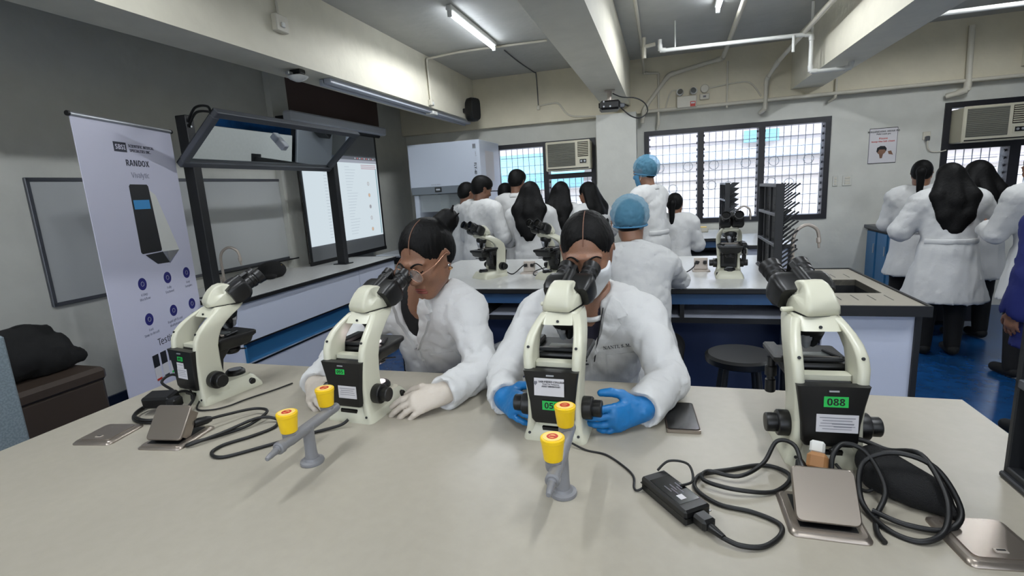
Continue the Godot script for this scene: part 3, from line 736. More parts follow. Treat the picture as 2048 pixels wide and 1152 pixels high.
func ceiling_pipes() -> void:
	pipe("sprinkler_pipe", "white sprinkler pipe hung below the ceiling and ducking under the right beam",
		[Vector3(-0.03, 2.74, -5.1), Vector3(-0.03, 2.645, -5.1), Vector3(1.19, 2.63, -5.12), Vector3(1.19, 2.33, -5.12), Vector3(1.50, 2.33, -5.14), Vector3(1.50, 2.38, -5.14)], 0.017, "white_plastic", "",
		[["hanger", Vector3(0.10, 2.645, -5.1), 0.007, Vector3(0.10, 2.88, -5.1)], ["hanger", Vector3(1.05, 2.63, -5.1), 0.012, Vector3(1.05, 2.50, -5.1)], ["hanger", Vector3(1.19, 2.63, -5.12), 0.012, Vector3(1.19, 2.88, -5.12)]])
	pipe("drain_pipe", "painted drain pipe along the ceiling that bends down the back beam behind the projector",
		[Vector3(0.56, 2.80, -3.4), Vector3(0.62, 2.77, -6.34), Vector3(0.06, 2.67, -6.37), Vector3(-0.22, 2.32, -6.373), Vector3(-0.235, 2.17, -6.373)], 0.022)
	pipe("water_pipe", "painted pipe beside the right beam dropping down the back beam",
		[Vector3(1.16, 2.70, -3.6), Vector3(1.12, 2.62, -6.1), Vector3(1.06, 2.50, -6.34), Vector3(1.06, 2.20, -6.36), Vector3(1.02, 2.17, -6.44)], 0.020)
	pipe("beam_conduit", "long painted conduit along the bottom edge of the back beam",
		[Vector3(-0.22, 2.295, -6.375), Vector3(5.1, 2.295, -6.375)], 0.018)
	pipe("drop_conduit", "thin painted conduit dropping down the back beam right of the projector",
		[Vector3(-0.055, 2.70, -6.385), Vector3(-0.055, 2.14, -6.385), Vector3(-0.07, 2.10, -6.44)], 0.013)
	pipe("drop_conduit", "thin painted conduit dropping down the back beam right of the emergency lamps",
		[Vector3(0.675, 2.74, -6.385), Vector3(0.675, 2.25, -6.385)], 0.010)
	pipe("drop_conduit", "short painted conduit dropping below the right beam end",
		[Vector3(1.735, 2.44, -6.38), Vector3(1.735, 2.25, -6.38), Vector3(1.69, 2.22, -6.44)], 0.012)
	pipe("ceiling_conduit", "painted conduit crossing the ceiling past the left glowing tube and down the left beam",
		[Vector3(-2.29, 2.42, -5.06), Vector3(-2.29, 2.84, -5.04), Vector3(-1.9, 2.865, -5.05), Vector3(-1.06, 2.865, -5.09)], 0.011)
	pipe("wall_riser", "thick painted pipe rising on the back beam above the right air conditioner",
		[Vector3(2.86, 2.80, -6.36), Vector3(2.88, 2.20, -6.37), Vector3(2.74, 2.17, -6.45)], 0.026)
	pipe("sprinkler_branch", "white sprinkler branch pipe in the bay right of the right beam",
		[Vector3(1.85, 2.56, -4.7), Vector3(2.9, 2.56, -4.72), Vector3(3.28, 2.56, -4.72)], 0.017, "white_plastic", "",
		[["hanger", Vector3(2.7, 2.56, -4.72), 0.007, Vector3(2.7, 2.88, -4.72)]])
	pipe("ceiling_conduit", "painted conduit along the ceiling beside the middle beam",
		[Vector3(-0.20, 2.86, -3.2), Vector3(-0.215, 2.86, -5.8), Vector3(-0.215, 2.72, -6.39), Vector3(-0.05, 2.70, -6.39)], 0.014, "conduit_paint", "",
		[["stub", Vector3(-0.17, 2.80, -5.2), 0.018, Vector3(-0.17, 2.62, -5.2)], ["stub", Vector3(-0.17, 2.72, -5.2), 0.018, Vector3(-0.07, 2.73, -5.2)]])
	var w := thing("surface_cable", "dark cable along the ceiling and down the back beam left of the projector", "cable", Vector3(-1.53, 2.872, -5.25))
	obj("cable_run", tube([Vector3(0, 0, 0), Vector3(0.0, 0.0, -0.5), Vector3(0.03, 0, -1.1), Vector3(0.05, -0.03, -1.14), Vector3(0.06, -0.38, -1.14)], 0.006, 4, 6), M["grey_metal"], w)
	obj("cable_run", tube([Vector3(0.06, -0.39, -1.14), Vector3(0.2, -0.375, -1.14), Vector3(0.31, -0.385, -1.14), Vector3(0.40, -0.50, -1.14), Vector3(0.5, -0.55, -1.14), Vector3(0.75, -0.57, -1.14)], 0.010, 5, 8), M["conduit_paint"], w)
	obj("junction", bx(0.04, 0.05, 0.03, 0.006), M["conduit_paint"], w, T(0.06, -0.41, -1.14))
	# projector
	var p := thing("projector", "black projector hanging from the middle beam above the pillar", "projector", Vector3(-0.50, 2.38, -5.25), deg_to_rad(8))
	obj("body", bx(0.19, 0.085, 0.22, 0.018), M["black_plastic"], p, T(0, -0.145, 0))
	obj("mount_plate", bx(0.10, 0.012, 0.08, 0.003), M["steel_pale"], p, T(0, -0.006, 0))
	obj("mount_pole", cyl(0.022, 0.08, 14), M["steel_pale"], p, T(0, -0.05, 0))
	obj("mount_arm", bx(0.12, 0.018, 0.03, 0.003), M["steel_pale"], p, T(0, -0.095, 0))
	obj("lens_ring", cyl(0.024, 0.02, 18, 0.003), M["black_gloss"], p, TR(-0.097, -0.14, 0.05, 0, 0, 90))
	for q in [[-0.06, -0.115], [-0.06, -0.16], [0.0, -0.16]]: obj("port", cyl(0.008, 0.006, 10), M["alu"], p, TR(q[0], q[1], 0.111, 90))
	obj("plug", bx(0.05, 0.04, 0.04, 0.006), M["grey_metal"], p, T(0.115, -0.15, 0.02))
	obj("cable", tube([Vector3(0.03, -0.03, 0), Vector3(0.12, -0.07, 0.0), Vector3(0.25, -0.085, -0.03), Vector3(0.34, -0.14, -0.05), Vector3(0.36, -0.22, -0.05), Vector3(0.29, -0.27, -0.03), Vector3(0.2, -0.25, 0), Vector3(0.1, -0.165, 0.02)], 0.006, 6, 6), M["cord"], p)
	obj("cable", tube([Vector3(0.08, -0.12, 0), Vector3(0.13, -0.13, -0.02), Vector3(0.18, -0.15, -0.04)], 0.006, 5, 6), M["cord"], p)

func wall_fixtures() -> void:
	for k in 2:
		var a := thing("air_conditioner", ["cream window air conditioner beside the white pillar", "cream window air conditioner above the group on the right"][k], "air conditioner", [Vector3(-1.105, 1.86, -6.36), Vector3(3.085, 1.865, -6.36)][k], 0.0)
		obj("case", bx(0.53, 0.335, 0.5, 0.012), M["ac_cream"], a, T(0, 0, -0.15))
		obj("front_frame", bx(0.54, 0.345, 0.03, 0.010), M["ac_cream"], a, T(0, 0, 0.10))
		obj("intake_recess", bx(0.335, 0.27, 0.006), M["ac_grille"], a, T(-0.075, 0.012, 0.116))
		for i in 15: obj("slat", bx(0.33, 0.009, 0.012, 0.002), M["ac_cream"] if false else M["ac_grille"], a, TR(-0.075, -0.108 + i * 0.0175, 0.121, 25))
		obj("outlet_recess", bx(0.125, 0.17, 0.006), M["rubber_brown"], a, T(0.185, 0.065, 0.116))
		for i in 8: obj("slat", bx(0.12, 0.007, 0.014, 0.002), M["ac_cream"], a, TR(0.185, -0.005 + i * 0.02, 0.121, 30))
		obj("control_panel", bx(0.11, 0.07, 0.008, 0.002), M["ac_cream"], a, T(0.185, -0.075, 0.117))
		obj("control_plate", bx(0.08, 0.045, 0.004), M["black_plastic"], a, T(0.185, -0.075, 0.122))
		for i in 2: obj("knob", cyl(0.012, 0.014, 12, 0.003), M["alu"], a, TR(0.165 + 0.04 * i, -0.075, 0.128, 90))
		obj("drip_edge", bx(0.5, 0.012, 0.02, 0.003), M["black_plastic"], a, T(0, -0.152, 0.112))
	# emergency twin lamps
	var e := thing("emergency_light", "white emergency lighting unit with two round lamps on the back beam", "lamp", Vector3(0.25, 2.355, -6.36))
	obj("case", bx(0.21, 0.125, 0.07, 0.006), M["conduit_paint"], e)
	for s in [-1.0, 1.0]:
		obj("lamp_head", lathe([[0.02, -0.03], [0.036, -0.01], [0.038, 0.02], [0.034, 0.026]], 18), M["white_plastic"], e, TR(0.07 * s, 0.105, 0.02, 80, 0, -20 * s))
		obj("lens", cyl(0.030, 0.004, 18), M["chrome"], e, TR(0.07 * s, 0.11, 0.047, 80, 0, -20 * s))
	obj("warning_label", bx(0.055, 0.055, 0.002), M["red_print"], e, T(0.065, -0.03, 0.036))
	obj("warning_label", bx(0.04, 0.016, 0.002), M["paper"], e, T(0.065, -0.02, 0.0375))
	var j := thing("junction_box", "round junction box with a switch plate beside the emergency lamps", "box", Vector3(0.44, 2.48, -6.385))
	obj("round_box", cyl(0.045, 0.04, 20, 0.006), M["conduit_paint"], j, TR(0, 0, 0.005, 90))
	obj("switch_plate", bx(0.10, 0.06, 0.035, 0.005), M["conduit_paint"], j, T(0.0, -0.085, 0.005))
	obj("rocker", bx(0.03, 0.02, 0.006, 0.002), M["ink_grey"], j, T(0.0, -0.085, 0.025))
	obj("conduit", tube([Vector3(0.04, 0.0, 0), Vector3(0.35, 0.03, 0), Vector3(0.48, 0.0, 0), Vector3(0.58, -0.14, 0)], 0.008, 5, 8), M["conduit_paint"], j)
	obj("conduit", tube([Vector3(-0.3, 0.02, 0), Vector3(-0.36, 0, 0), Vector3(-0.40, -0.10, 0), Vector3(-0.42, -0.18, 0)], 0.008, 5, 8), M["conduit_paint"], j)
	# poster, switches, socket
	var p := thing("poster", "small framed notice with a dark haired figure on the back wall", "poster", Vector3(2.237, 1.73, -6.498))
	obj("sheet", bx(0.25, 0.36, 0.004), M["paper"], p)
	for s in [-1.0, 1.0]:
		obj("frame", bx(0.256, 0.006, 0.006), M["ink"], p, T(0, 0.18 * s, 0))
		obj("frame", bx(0.004, 0.36, 0.006), M["ink_grey"], p, T(0.127 * s, 0, 0))
	obj("print", words("MAGANDANG ARAW PO", 0.026), M["ink"], p, T(0, 0.147, 0.003))
	obj("print", words("Paki suot po", 0.022), M["ink"], p, T(0, 0.122, 0.003))
	obj("print", words("Please", 0.026), M["red_print"], p, T(0, 0.075, 0.003))
	obj("print", words("keep the lab clean", 0.024), M["red_print"], p, T(0, 0.045, 0.003))
	obj("figure_print", cyl(0.042, 0.001, 20), M["skin"], p, TR(-0.01, -0.05, 0.003, 90))
	obj("figure_print", prism([Vector2(-0.055, -0.04), Vector2(-0.05, 0.0), Vector2(-0.02, 0.018), Vector2(0.02, 0.015), Vector2(0.038, -0.01), Vector2(0.035, -0.04), Vector2(0.02, -0.02), Vector2(-0.03, -0.018), Vector2(-0.044, -0.05)], 0.001), M["ink"], p, T(0, -0.02, 0.0036))
	obj("figure_print", prism([Vector2(-0.03, -0.08), Vector2(0.01, -0.08), Vector2(0.0, -0.13), Vector2(-0.02, -0.13)], 0.001), M["skin_dark"], p, T(0, 0, 0.003))
	obj("figure_print", prism([Vector2(0.05, -0.06), Vector2(0.08, -0.055), Vector2(0.10, -0.10), Vector2(0.06, -0.09)], 0.001), M["skin"], p, T(0, 0, 0.003))
	for i in 2:
		var s := thing("wall_switch", ["narrow pale switch plate right of the widest window", "wider pale switch plate nearer the poster"][i], "switch", [Vector3(1.81, 1.385, -6.5), Vector3(1.925, 1.385, -6.5)][i])
		obj("plate", bx([0.05, 0.09][i], 0.11, 0.012, 0.003), M["wall"], s, T(0, 0, 0.006))
		for k in 3: obj("rocker", bx([0.022, 0.05][i], 0.02, 0.006, 0.002), M["conduit_paint"], s, T(0, -0.03 + 0.03 * k, 0.014))
	var o := thing("wall_socket", "wall socket with a looped white cord beside the right window", "socket", Vector3(2.622, 1.80, -6.5))
	obj("plate", bx(0.07, 0.08, 0.012, 0.004), M["conduit_paint"], o, T(0, 0, 0.006))
	obj("plug", bx(0.035, 0.05, 0.045, 0.008), M["grey_metal"], o, T(0.0, -0.03, 0.03))
	obj("cord", tube([Vector3(0, -0.05, 0.045), Vector3(0.01, -0.12, 0.03), Vector3(0.05, -0.165, 0.015), Vector3(0.13, -0.17, 0.012), Vector3(0.17, -0.16, 0.04)], 0.006, 6, 6), M["conduit_paint"], o)
	# peg racks: on the near table, on the island bench and below the widest window
	var r := peg_rack("grey peg drying rack at the right edge of the front table", Vector3(0.645, 0.9, -0.84))
	for q in [["grey peg drying rack on the island bench beside the sink", Vector3(0.632, 0.9, -3.50)], ["grey peg drying rack on the bench below the widest window", Vector3(0.615, 0.9, -5.85)]]:
		var c = r.duplicate()
		put(c, "peg_rack")
		c.position = q[1]
		tag(c, q[0], "drying rack")
	faucet(Vector3(0.765, 0.896, -3.49), 0.1, "gooseneck faucet at the sink of the island bench")
	faucet(Vector3(0.74, 0.9, -5.90), 0.2, "gooseneck faucet at the bench below the widest window")
	for k in 2:
		var b := thing("specimen_tray", ["small yellowish tray on the window bench nearest the pillar", "small bright tray on the window bench beside the peg rack"][k], "tray", [Vector3(0.17, 0.9, -6.15), Vector3(0.42, 0.9, -6.2)][k])
		obj("tray", bx(0.13, 0.05, 0.10, 0.006), M["conduit_paint"], b, T(0, 0.025, 0))
		obj("contents", bx(0.10, 0.012, 0.07, 0.003), M["knob_top"], b, T(0, 0.055, 0))
	var st := thing("stool", "round black topped laboratory stool in front of the island bench", "stool", Vector3(0.335, 0, -2.42))
	stool_parts(st, 0.70, 0.150)
	for q in [["black stool under the woman in glasses", Vector3(-0.82, 0, -1.72)], ["black stool under the masked woman", Vector3(-0.22, 0, -1.70)], ["black stool under the seated woman in a hairnet", Vector3(-0.10, 0, -2.62)]]:
		var s := thing("stool", q[0], "stool", q[1])
		stool_parts(s, 0.56, 0.15)

func stool_parts(st: Node3D, h: float, r: float) -> void:
	obj("seat", lathe([[r - 0.02, h - 0.045], [r, h - 0.035], [r + 0.002, h - 0.01], [r - 0.012, h], [0.02, h + 0.001]], 32), M["black_plastic"], st)
	for k in 4:
		var a := TAU * (k + 0.5) / 4
		var d := Vector3(cos(a), 0, sin(a))
		obj("leg", tube([d * 0.09 + Vector3(0, h - 0.04, 0), d * 0.19], 0.013, 1, 8), M["dark_metal"], st)
	obj("foot_ring", torus(0.15, 0.008), M["dark_metal"], st, T(0, 0.24, 0))

func peg_rack(label: String, at: Vector3) -> Node3D:
	var r := thing("peg_rack", label, "drying rack", at)
	var m: Material = M["dark_metal"]
	for z in [-0.265, 0.265]: obj("upright", bx(0.045, 0.54, 0.012, 0.002), m, r, T(0, 0.27, z))
	for y in [0.015, 0.19, 0.365, 0.53]: obj("cross_rail", bx(0.045, 0.018, 0.54, 0.002), M["grey_metal"] if y > 0.1 else m, r, T(0, y, 0))
	obj("peg_board", bx(0.006, 0.52, 0.52), m, r, T(0.018, 0.27, 0))
	for z in [-0.09, 0.09]: obj("stiffener", bx(0.012, 0.52, 0.014), m, r, T(-0.012, 0.27, z))
	obj("foot", bx(0.12, 0.012, 0.54, 0.003), m, r, T(0.03, 0.006, 0))
	var peg := cyl(0.005, 0.12, 8, 0.001)
	for i in 9:
		for k in 6: obj("peg", peg, m, r, TR(0.062, 0.075 + i * 0.053, -0.225 + k * 0.09, 0, 0, -52))
	return r
# ================================================================ microscopes; local -z is the side the user sits at
func rrect(x0: float, x1: float, z0: float, z1: float, y: float, r: float, per := 4) -> PackedVector3Array:
	var p := PackedVector3Array()
	var rr := minf(r, minf(absf(x1 - x0), absf(z1 - z0)) * 0.49)
	for q in [[x1 - rr, z1 - rr, 0.0], [x0 + rr, z1 - rr, 90.0], [x0 + rr, z0 + rr, 180.0], [x1 - rr, z0 + rr, 270.0]]:
		for k in per + 1:
			var a := deg_to_rad(q[2] + 90.0 * k / per)
			p.append(Vector3(q[0] + rr * cos(a), y, q[1] + rr * sin(a)))
	return p

var scope_mesh := {}

func scope_meshes() -> void:
	# side cheek of the arm: [y, x inner, x outer, back z, front z] with z = -forward
	var rows := [[0.0, 0.046, 0.075, 0.004, -0.10], [0.012, 0.046, 0.074, 0.003, -0.10], [0.03, 0.046, 0.069, 0.001, -0.096], [0.06, 0.046, 0.065, -0.001, -0.088], [0.10, 0.046, 0.0635, -0.002, -0.082], [0.14, 0.046, 0.066, -0.001, -0.080], [0.18, 0.047, 0.0695, 0.0, -0.079], [0.21, 0.048, 0.0715, -0.005, -0.086],
		[0.232, 0.048, 0.0715, -0.016, -0.098], [0.252, 0.046, 0.0685, -0.037, -0.122], [0.268, 0.042, 0.063, -0.060, -0.150], [0.282, 0.036, 0.056, -0.085, -0.182], [0.293, 0.026, 0.049, -0.105, -0.200]]
	for s in [1.0, -1.0]:
		var rings := []
		for r in rows:
			var ring := rrect(r[1], r[2], r[4], r[3], r[0], 0.010)
			if s < 0:
				for i in ring.size(): ring[i].x = -ring[i].x
				ring.reverse()
			rings.append(ring)
		scope_mesh["cheek_%d" % int(s)] = loft(rings, true, true, [12])
	scope_mesh["bridge"] = loft([rrect(-0.042, 0.042, -0.175, -0.078, 0.270, 0.012), rrect(-0.044, 0.044, -0.193, -0.092, 0.283, 0.014), rrect(-0.046, 0.046, -0.205, -0.104, 0.293, 0.016), rrect(-0.043, 0.043, -0.203, -0.108, 0.297, 0.016)], true, true)
	# foot: flares towards the user
	scope_mesh["foot"] = loft([rrect(-0.078, 0.078, -0.210, 0.004, 0.0, 0.016), rrect(-0.078, 0.078, -0.210, 0.004, 0.006, 0.016), rrect(-0.072, 0.072, -0.203, 0.002, 0.022, 0.016), rrect(-0.062, 0.062, -0.192, -0.004, 0.040, 0.018), rrect(-0.055, 0.055, -0.186, -0.01, 0.045, 0.018)], true, true)
	scope_mesh["head"] = pillow([Vector2(-0.103, 0.297), Vector2(-0.100, 0.314), Vector2(-0.108, 0.332), Vector2(-0.121, 0.350), Vector2(-0.137, 0.363), Vector2(-0.155, 0.368), Vector2(-0.175, 0.365), Vector2(-0.193, 0.352), Vector2(-0.207, 0.332), Vector2(-0.212, 0.314), Vector2(-0.210, 0.297)], 0.041, 9.0, 18, 0.34)
	scope_mesh["rear_plate"] = loft([rrect(-0.046, 0.046, -0.012, 0.006, 0.050, 0.006), rrect(-0.052, 0.052, -0.012, 0.009, 0.060, 0.006), rrect(-0.0545, 0.0545, -0.012, 0.009, 0.10, 0.006), rrect(-0.060, 0.060, -0.012, 0.010, 0.14, 0.006), rrect(-0.066, 0.066, -0.012, 0.013, 0.179, 0.006), rrect(-0.067, 0.067, -0.010, 0.013, 0.182, 0.006)], true, true)
	scope_mesh["stage"] = loft([rrect(-0.045, 0.045, -0.195, -0.084, 0.150, 0.010), rrect(-0.056, 0.056, -0.205, -0.082, 0.158, 0.010), rrect(-0.062, 0.062, -0.210, -0.084, 0.176, 0.010), rrect(-0.070, 0.070, -0.218, -0.080, 0.184, 0.010), rrect(-0.070, 0.070, -0.218, -0.080, 0.194, 0.008), rrect(-0.067, 0.067, -0.215, -0.083, 0.197, 0.008)], true, true)
	scope_mesh["stage_carrier"] = loft([rrect(-0.036, 0.036, -0.100, -0.076, 0.075, 0.008), rrect(-0.038, 0.038, -0.108, -0.076, 0.12, 0.010), rrect(-0.045, 0.045, -0.150, -0.076, 0.168, 0.012), rrect(-0.052, 0.052, -0.185, -0.076, 0.178, 0.012)], true, true)
	scope_mesh["tray"] = loft([rrect(-0.047, 0.047, -0.060, -0.030, 0.15, 0.006), rrect(-0.047, 0.047, -0.060, -0.030, 0.190, 0.006)], true, true)
	scope_mesh["nosepiece"] = lathe([[0.010, -0.022], [0.030, -0.020], [0.036, -0.008], [0.036, 0.004], [0.030, 0.010], [0.03, 0.02]], 24)
	scope_mesh["objective"] = lathe([[0.006, -0.042], [0.009, -0.036], [0.010, -0.020], [0.0115, -0.018], [0.0115, 0.0]], 14)
	scope_mesh["coarse"] = lathe([[0.027, 0], [0.028, 0.002], [0.028, 0.022], [0.026, 0.024], [0.020, 0.0245], [0.020, 0.027], [0.0205, 0.028], [0.0205, 0.044], [0.019, 0.046], [0.006, 0.0465]], 24)
	scope_mesh["condenser"] = lathe([[0.020, 0.0], [0.026, 0.006], [0.026, 0.026], [0.020, 0.032], [0.020, 0.05]], 20)
	scope_mesh["lamp_house"] = lathe([[0.032, 0], [0.032, 0.012], [0.027, 0.018], [0.024, 0.020], [0.022, 0.017]], 24)
	scope_mesh["eye_tube"] = lathe([[0.0185, 0.0], [0.0185, 0.020], [0.0205, 0.022], [0.0205, 0.030], [0.0185, 0.032], [0.0185, 0.036], [0.0215, 0.039], [0.022, 0.050], [0.023, 0.057], [0.020, 0.058], [0.017, 0.050]], 22)
	scope_mesh["eye_lens"] = cyl(0.0155, 0.002, 18)

func eye_block(s: float) -> ArrayMesh:
	# prism housing of one eyepiece, along y, offset sideways
	var x := 0.030 * s
	return loft([rrect(x - 0.024, x + 0.024, -0.026, 0.022, -0.022, 0.010), rrect(x - 0.029, x + 0.029, -0.032, 0.026, -0.008, 0.012), rrect(x - 0.030, x + 0.030, -0.034, 0.027, 0.018, 0.012), rrect(x - 0.027, x + 0.027, -0.028, 0.026, 0.030, 0.014), rrect(x - 0.022, x + 0.022, -0.022, 0.022, 0.036, 0.014)])

func microscope(at: Vector3, heading: float, label: String, group: String, opts := {}) -> Node3D:
	if scope_mesh.is_empty(): scope_meshes()
	# heading: degrees from straight away from the camera towards the right
	var n := thing("microscope", label, "microscope", at, deg_to_rad(-heading), group)
	n.scale = Vector3.ONE * float(opts.get("size", 1.0))
	var w: Material = M["scope_white"]
	var k: Material = M["black_plastic"]
	obj("foot", scope_mesh["foot"], w, n)
	var arm := Node3D.new()
	put(arm, "arm", n)
	obj("arm_cheek", scope_mesh["cheek_1"], w, arm)
	obj("arm_cheek", scope_mesh["cheek_-1"], w, arm)
	obj("arm_bridge", scope_mesh["bridge"], w, arm)
	for q in [[0.058, 0.232, -0.0152], [-0.058, 0.232, -0.0152], [0.0, 0.278, -0.0835], [0.060, 0.02, 0.0025], [-0.060, 0.02, 0.0025]]:
		obj("screw", cyl(0.0035, 0.003, 10), M["dark_metal"], arm, TR(q[0], q[1], q[2], 75))
	obj("arm_column", bx(0.094, 0.13, 0.05, 0.004), k, arm, T(0, 0.115, -0.052))
	obj("head", scope_mesh["head"], w, n)
	obj("head_seam", loft([rrect(-0.0405, 0.0405, -0.210, -0.103, 0.296, 0.02), rrect(-0.0405, 0.0405, -0.210, -0.103, 0.2985, 0.02)]), M["rubber"], n)
	obj("head_screw", cyl(0.006, 0.03, 10, 0.002), w, n, TR(-0.050, 0.303, -0.157, 0, 0, 90))
	# binocular tubes, tilted towards the user
	var bino := Node3D.new()
	put(bino, "binocular_tube", n)
	bino.transform = TR(0, 0.336, -0.195, -62)
	bino.scale = Vector3(1.12, 1.12, 1.12)
	var turn: float = opts.get("head_turn", 0.0)
	if turn != 0.0:
		var about := Transform3D(Basis(Vector3.UP, deg_to_rad(-turn)), Vector3(0, 0, -0.155)) * Transform3D(Basis(), Vector3(0, 0, 0.155))
		for c in n.get_children():
			if c.name in ["head", "head_seam", "head_screw", "binocular_tube"]: c.transform = about * c.transform
	for s in [-1.0, 1.0]:
		obj("prism_housing", eye_block(s), k, bino)
		var e := obj("eyepiece", scope_mesh["eye_tube"], k, bino, TR(0.031 * s, 0.030, 0.0))
		obj("eye_lens", scope_mesh["eye_lens"], M["black_gloss"], bino, T(0.031 * s, 0.081, 0.0))
	obj("hinge", cyl(0.014, 0.05, 16, 0.003), k, bino, TR(0, 0.016, 0.02, 0))
	obj("hinge_cover", bx(0.014, 0.075, 0.034, 0.006), k, bino, T(0, 0.03, 0.012))
	# nosepiece and objectives
	var nose := obj("nosepiece", scope_mesh["nosepiece"], k, n, TR(0, 0.266, -0.160, 10))
	for i in 4:
		var a := TAU * i / 4 + 0.4
		obj("objective", scope_mesh["objective"], M["alu"] if i % 2 else k, nose, Transform3D(Basis(Vector3(sin(a), 0, -cos(a)), 0.3), Vector3(0.022 * cos(a), -0.014, 0.022 * sin(a))))
	obj("stage_carrier", scope_mesh["stage_carrier"], k, n)
	var st := obj("stage", scope_mesh["stage"], k, n)
	obj("slide_holder", bx(0.10, 0.006, 0.012, 0.002), M["steel_pale"], st, T(0.0, 0.201, -0.108))
	obj("slide_holder", bx(0.012, 0.006, 0.06, 0.002), M["dark_metal"], st, TR(0.045, 0.201, -0.14, 0, 20))
	obj("slide", bx(0.075, 0.0015, 0.026), M["glass"], st, T(0, 0.1985, -0.145))
	obj("mechanical_drive", bx(0.028, 0.016, 0.11, 0.004), k, st, T(-0.074, 0.204, -0.14))
	obj("scale_bar", bx(0.12, 0.008, 0.014, 0.002), M["dark_metal"], st, T(-0.01, 0.204, -0.092))
	obj("stage_knob", lathe([[0.010, -0.085], [0.0115, -0.083], [0.0115, -0.055], [0.0085, -0.053], [0.0085, -0.046], [0.013, -0.044], [0.013, -0.022], [0.009, -0.02], [0.009, 0.0]], 16), k, st, T(-0.078, 0.188, -0.15))
	obj("condenser", scope_mesh["condenser"], k, n, T(0, 0.122, -0.160))
	obj("condenser_ring", cyl(0.029, 0.008, 22, 0.002), k, n, T(0, 0.138, -0.160))
	obj("condenser_lever", bx(0.05, 0.004, 0.006, 0.001), k, n, TR(0.035, 0.138, -0.165, 0, 30))
	obj("lamp_house", scope_mesh["lamp_house"], k, n, T(0, 0.042, -0.160))
	if opts.get("lit", false):
		obj("lamp_lens", cyl(0.017, 0.003, 20), M["lamp_glow"], n, T(0, 0.061, -0.160))
		obj("lamp_spot", cyl(0.006, 0.004, 14), M["lamp_glow"], n, T(0.0, 0.2005, -0.160))
		for q in [[0.07, 0.05], [0.203, 0.03]]:
			var l := OmniLight3D.new()
			l.name = "lamp_light"
			l.light_energy = 0.004
			l.light_size = 0.02
			l.omni_range = 12.0
			l.omni_attenuation = 2.0
			l.light_color = Color(1, 0.92, 0.93)
			l.shadow_enabled = true
			n.add_child(l)
			l.position = Vector3(0, q[0], -0.160)
	else: obj("lamp_lens", cyl(0.021, 0.003, 20), M["alu"], n, T(0, 0.061, -0.160))
	for s in [-1.0, 1.0]: obj("focus_knob", scope_mesh["coarse"], k, n, TR(0.064 * s, 0.074, -0.046, 0, 0, -90 * s))
	obj("dimmer", cyl(0.012, 0.012, 16, 0.002), k, n, TR(0.069, 0.022, -0.17, 0, 0, 90))
	obj("cable_tray", scope_mesh["tray"], w, n)
	if opts.get("rear", true):
		var p := obj("rear_plate", scope_mesh["rear_plate"], k, n)
		obj("vent", bx(0.018, 0.003, 0.003), M["alu"], p, T(0, 0.173, 0.0135))
		obj("socket_recess", bx(0.080, 0.045, 0.02, 0.004), w, n, T(0, 0.026, -0.014))
		obj("socket", bx(0.062, 0.030, 0.008, 0.004), M["black_gloss"], n, T(0.0, 0.024, -0.004))
		if opts.has("number"):
			var nx: float = opts.get("nx", 0.0)
			var ny: float = opts.get("ny", 0.152)
			var sc: float = opts.get("ns", 1.0)
			obj("number_sticker", bx(0.044 * sc, 0.022 * sc, 0.001), M["label_green"], p, TR(nx, ny, 0.0122, -4))
			obj("number", words(opts["number"], 0.0205 * sc), M["label_dark"], p, TR(nx, ny, 0.0129, -4))
		for q in opts.get("papers", []):
			obj("paper_label", bx(q[2], q[3], 0.001), M[q[4]], p, TR(q[0], q[1], 0.0102, -2))
			for i in int(q[3] / 0.006) - 1:
				obj("print_line", bx(q[2] * [0.85, 0.7, 0.8][i % 3], 0.0011, 0.001), M["ink_grey"], p, TR(q[0], q[1] + q[3] / 2 - 0.007 - 0.006 * i, 0.0107, -2))
	return n

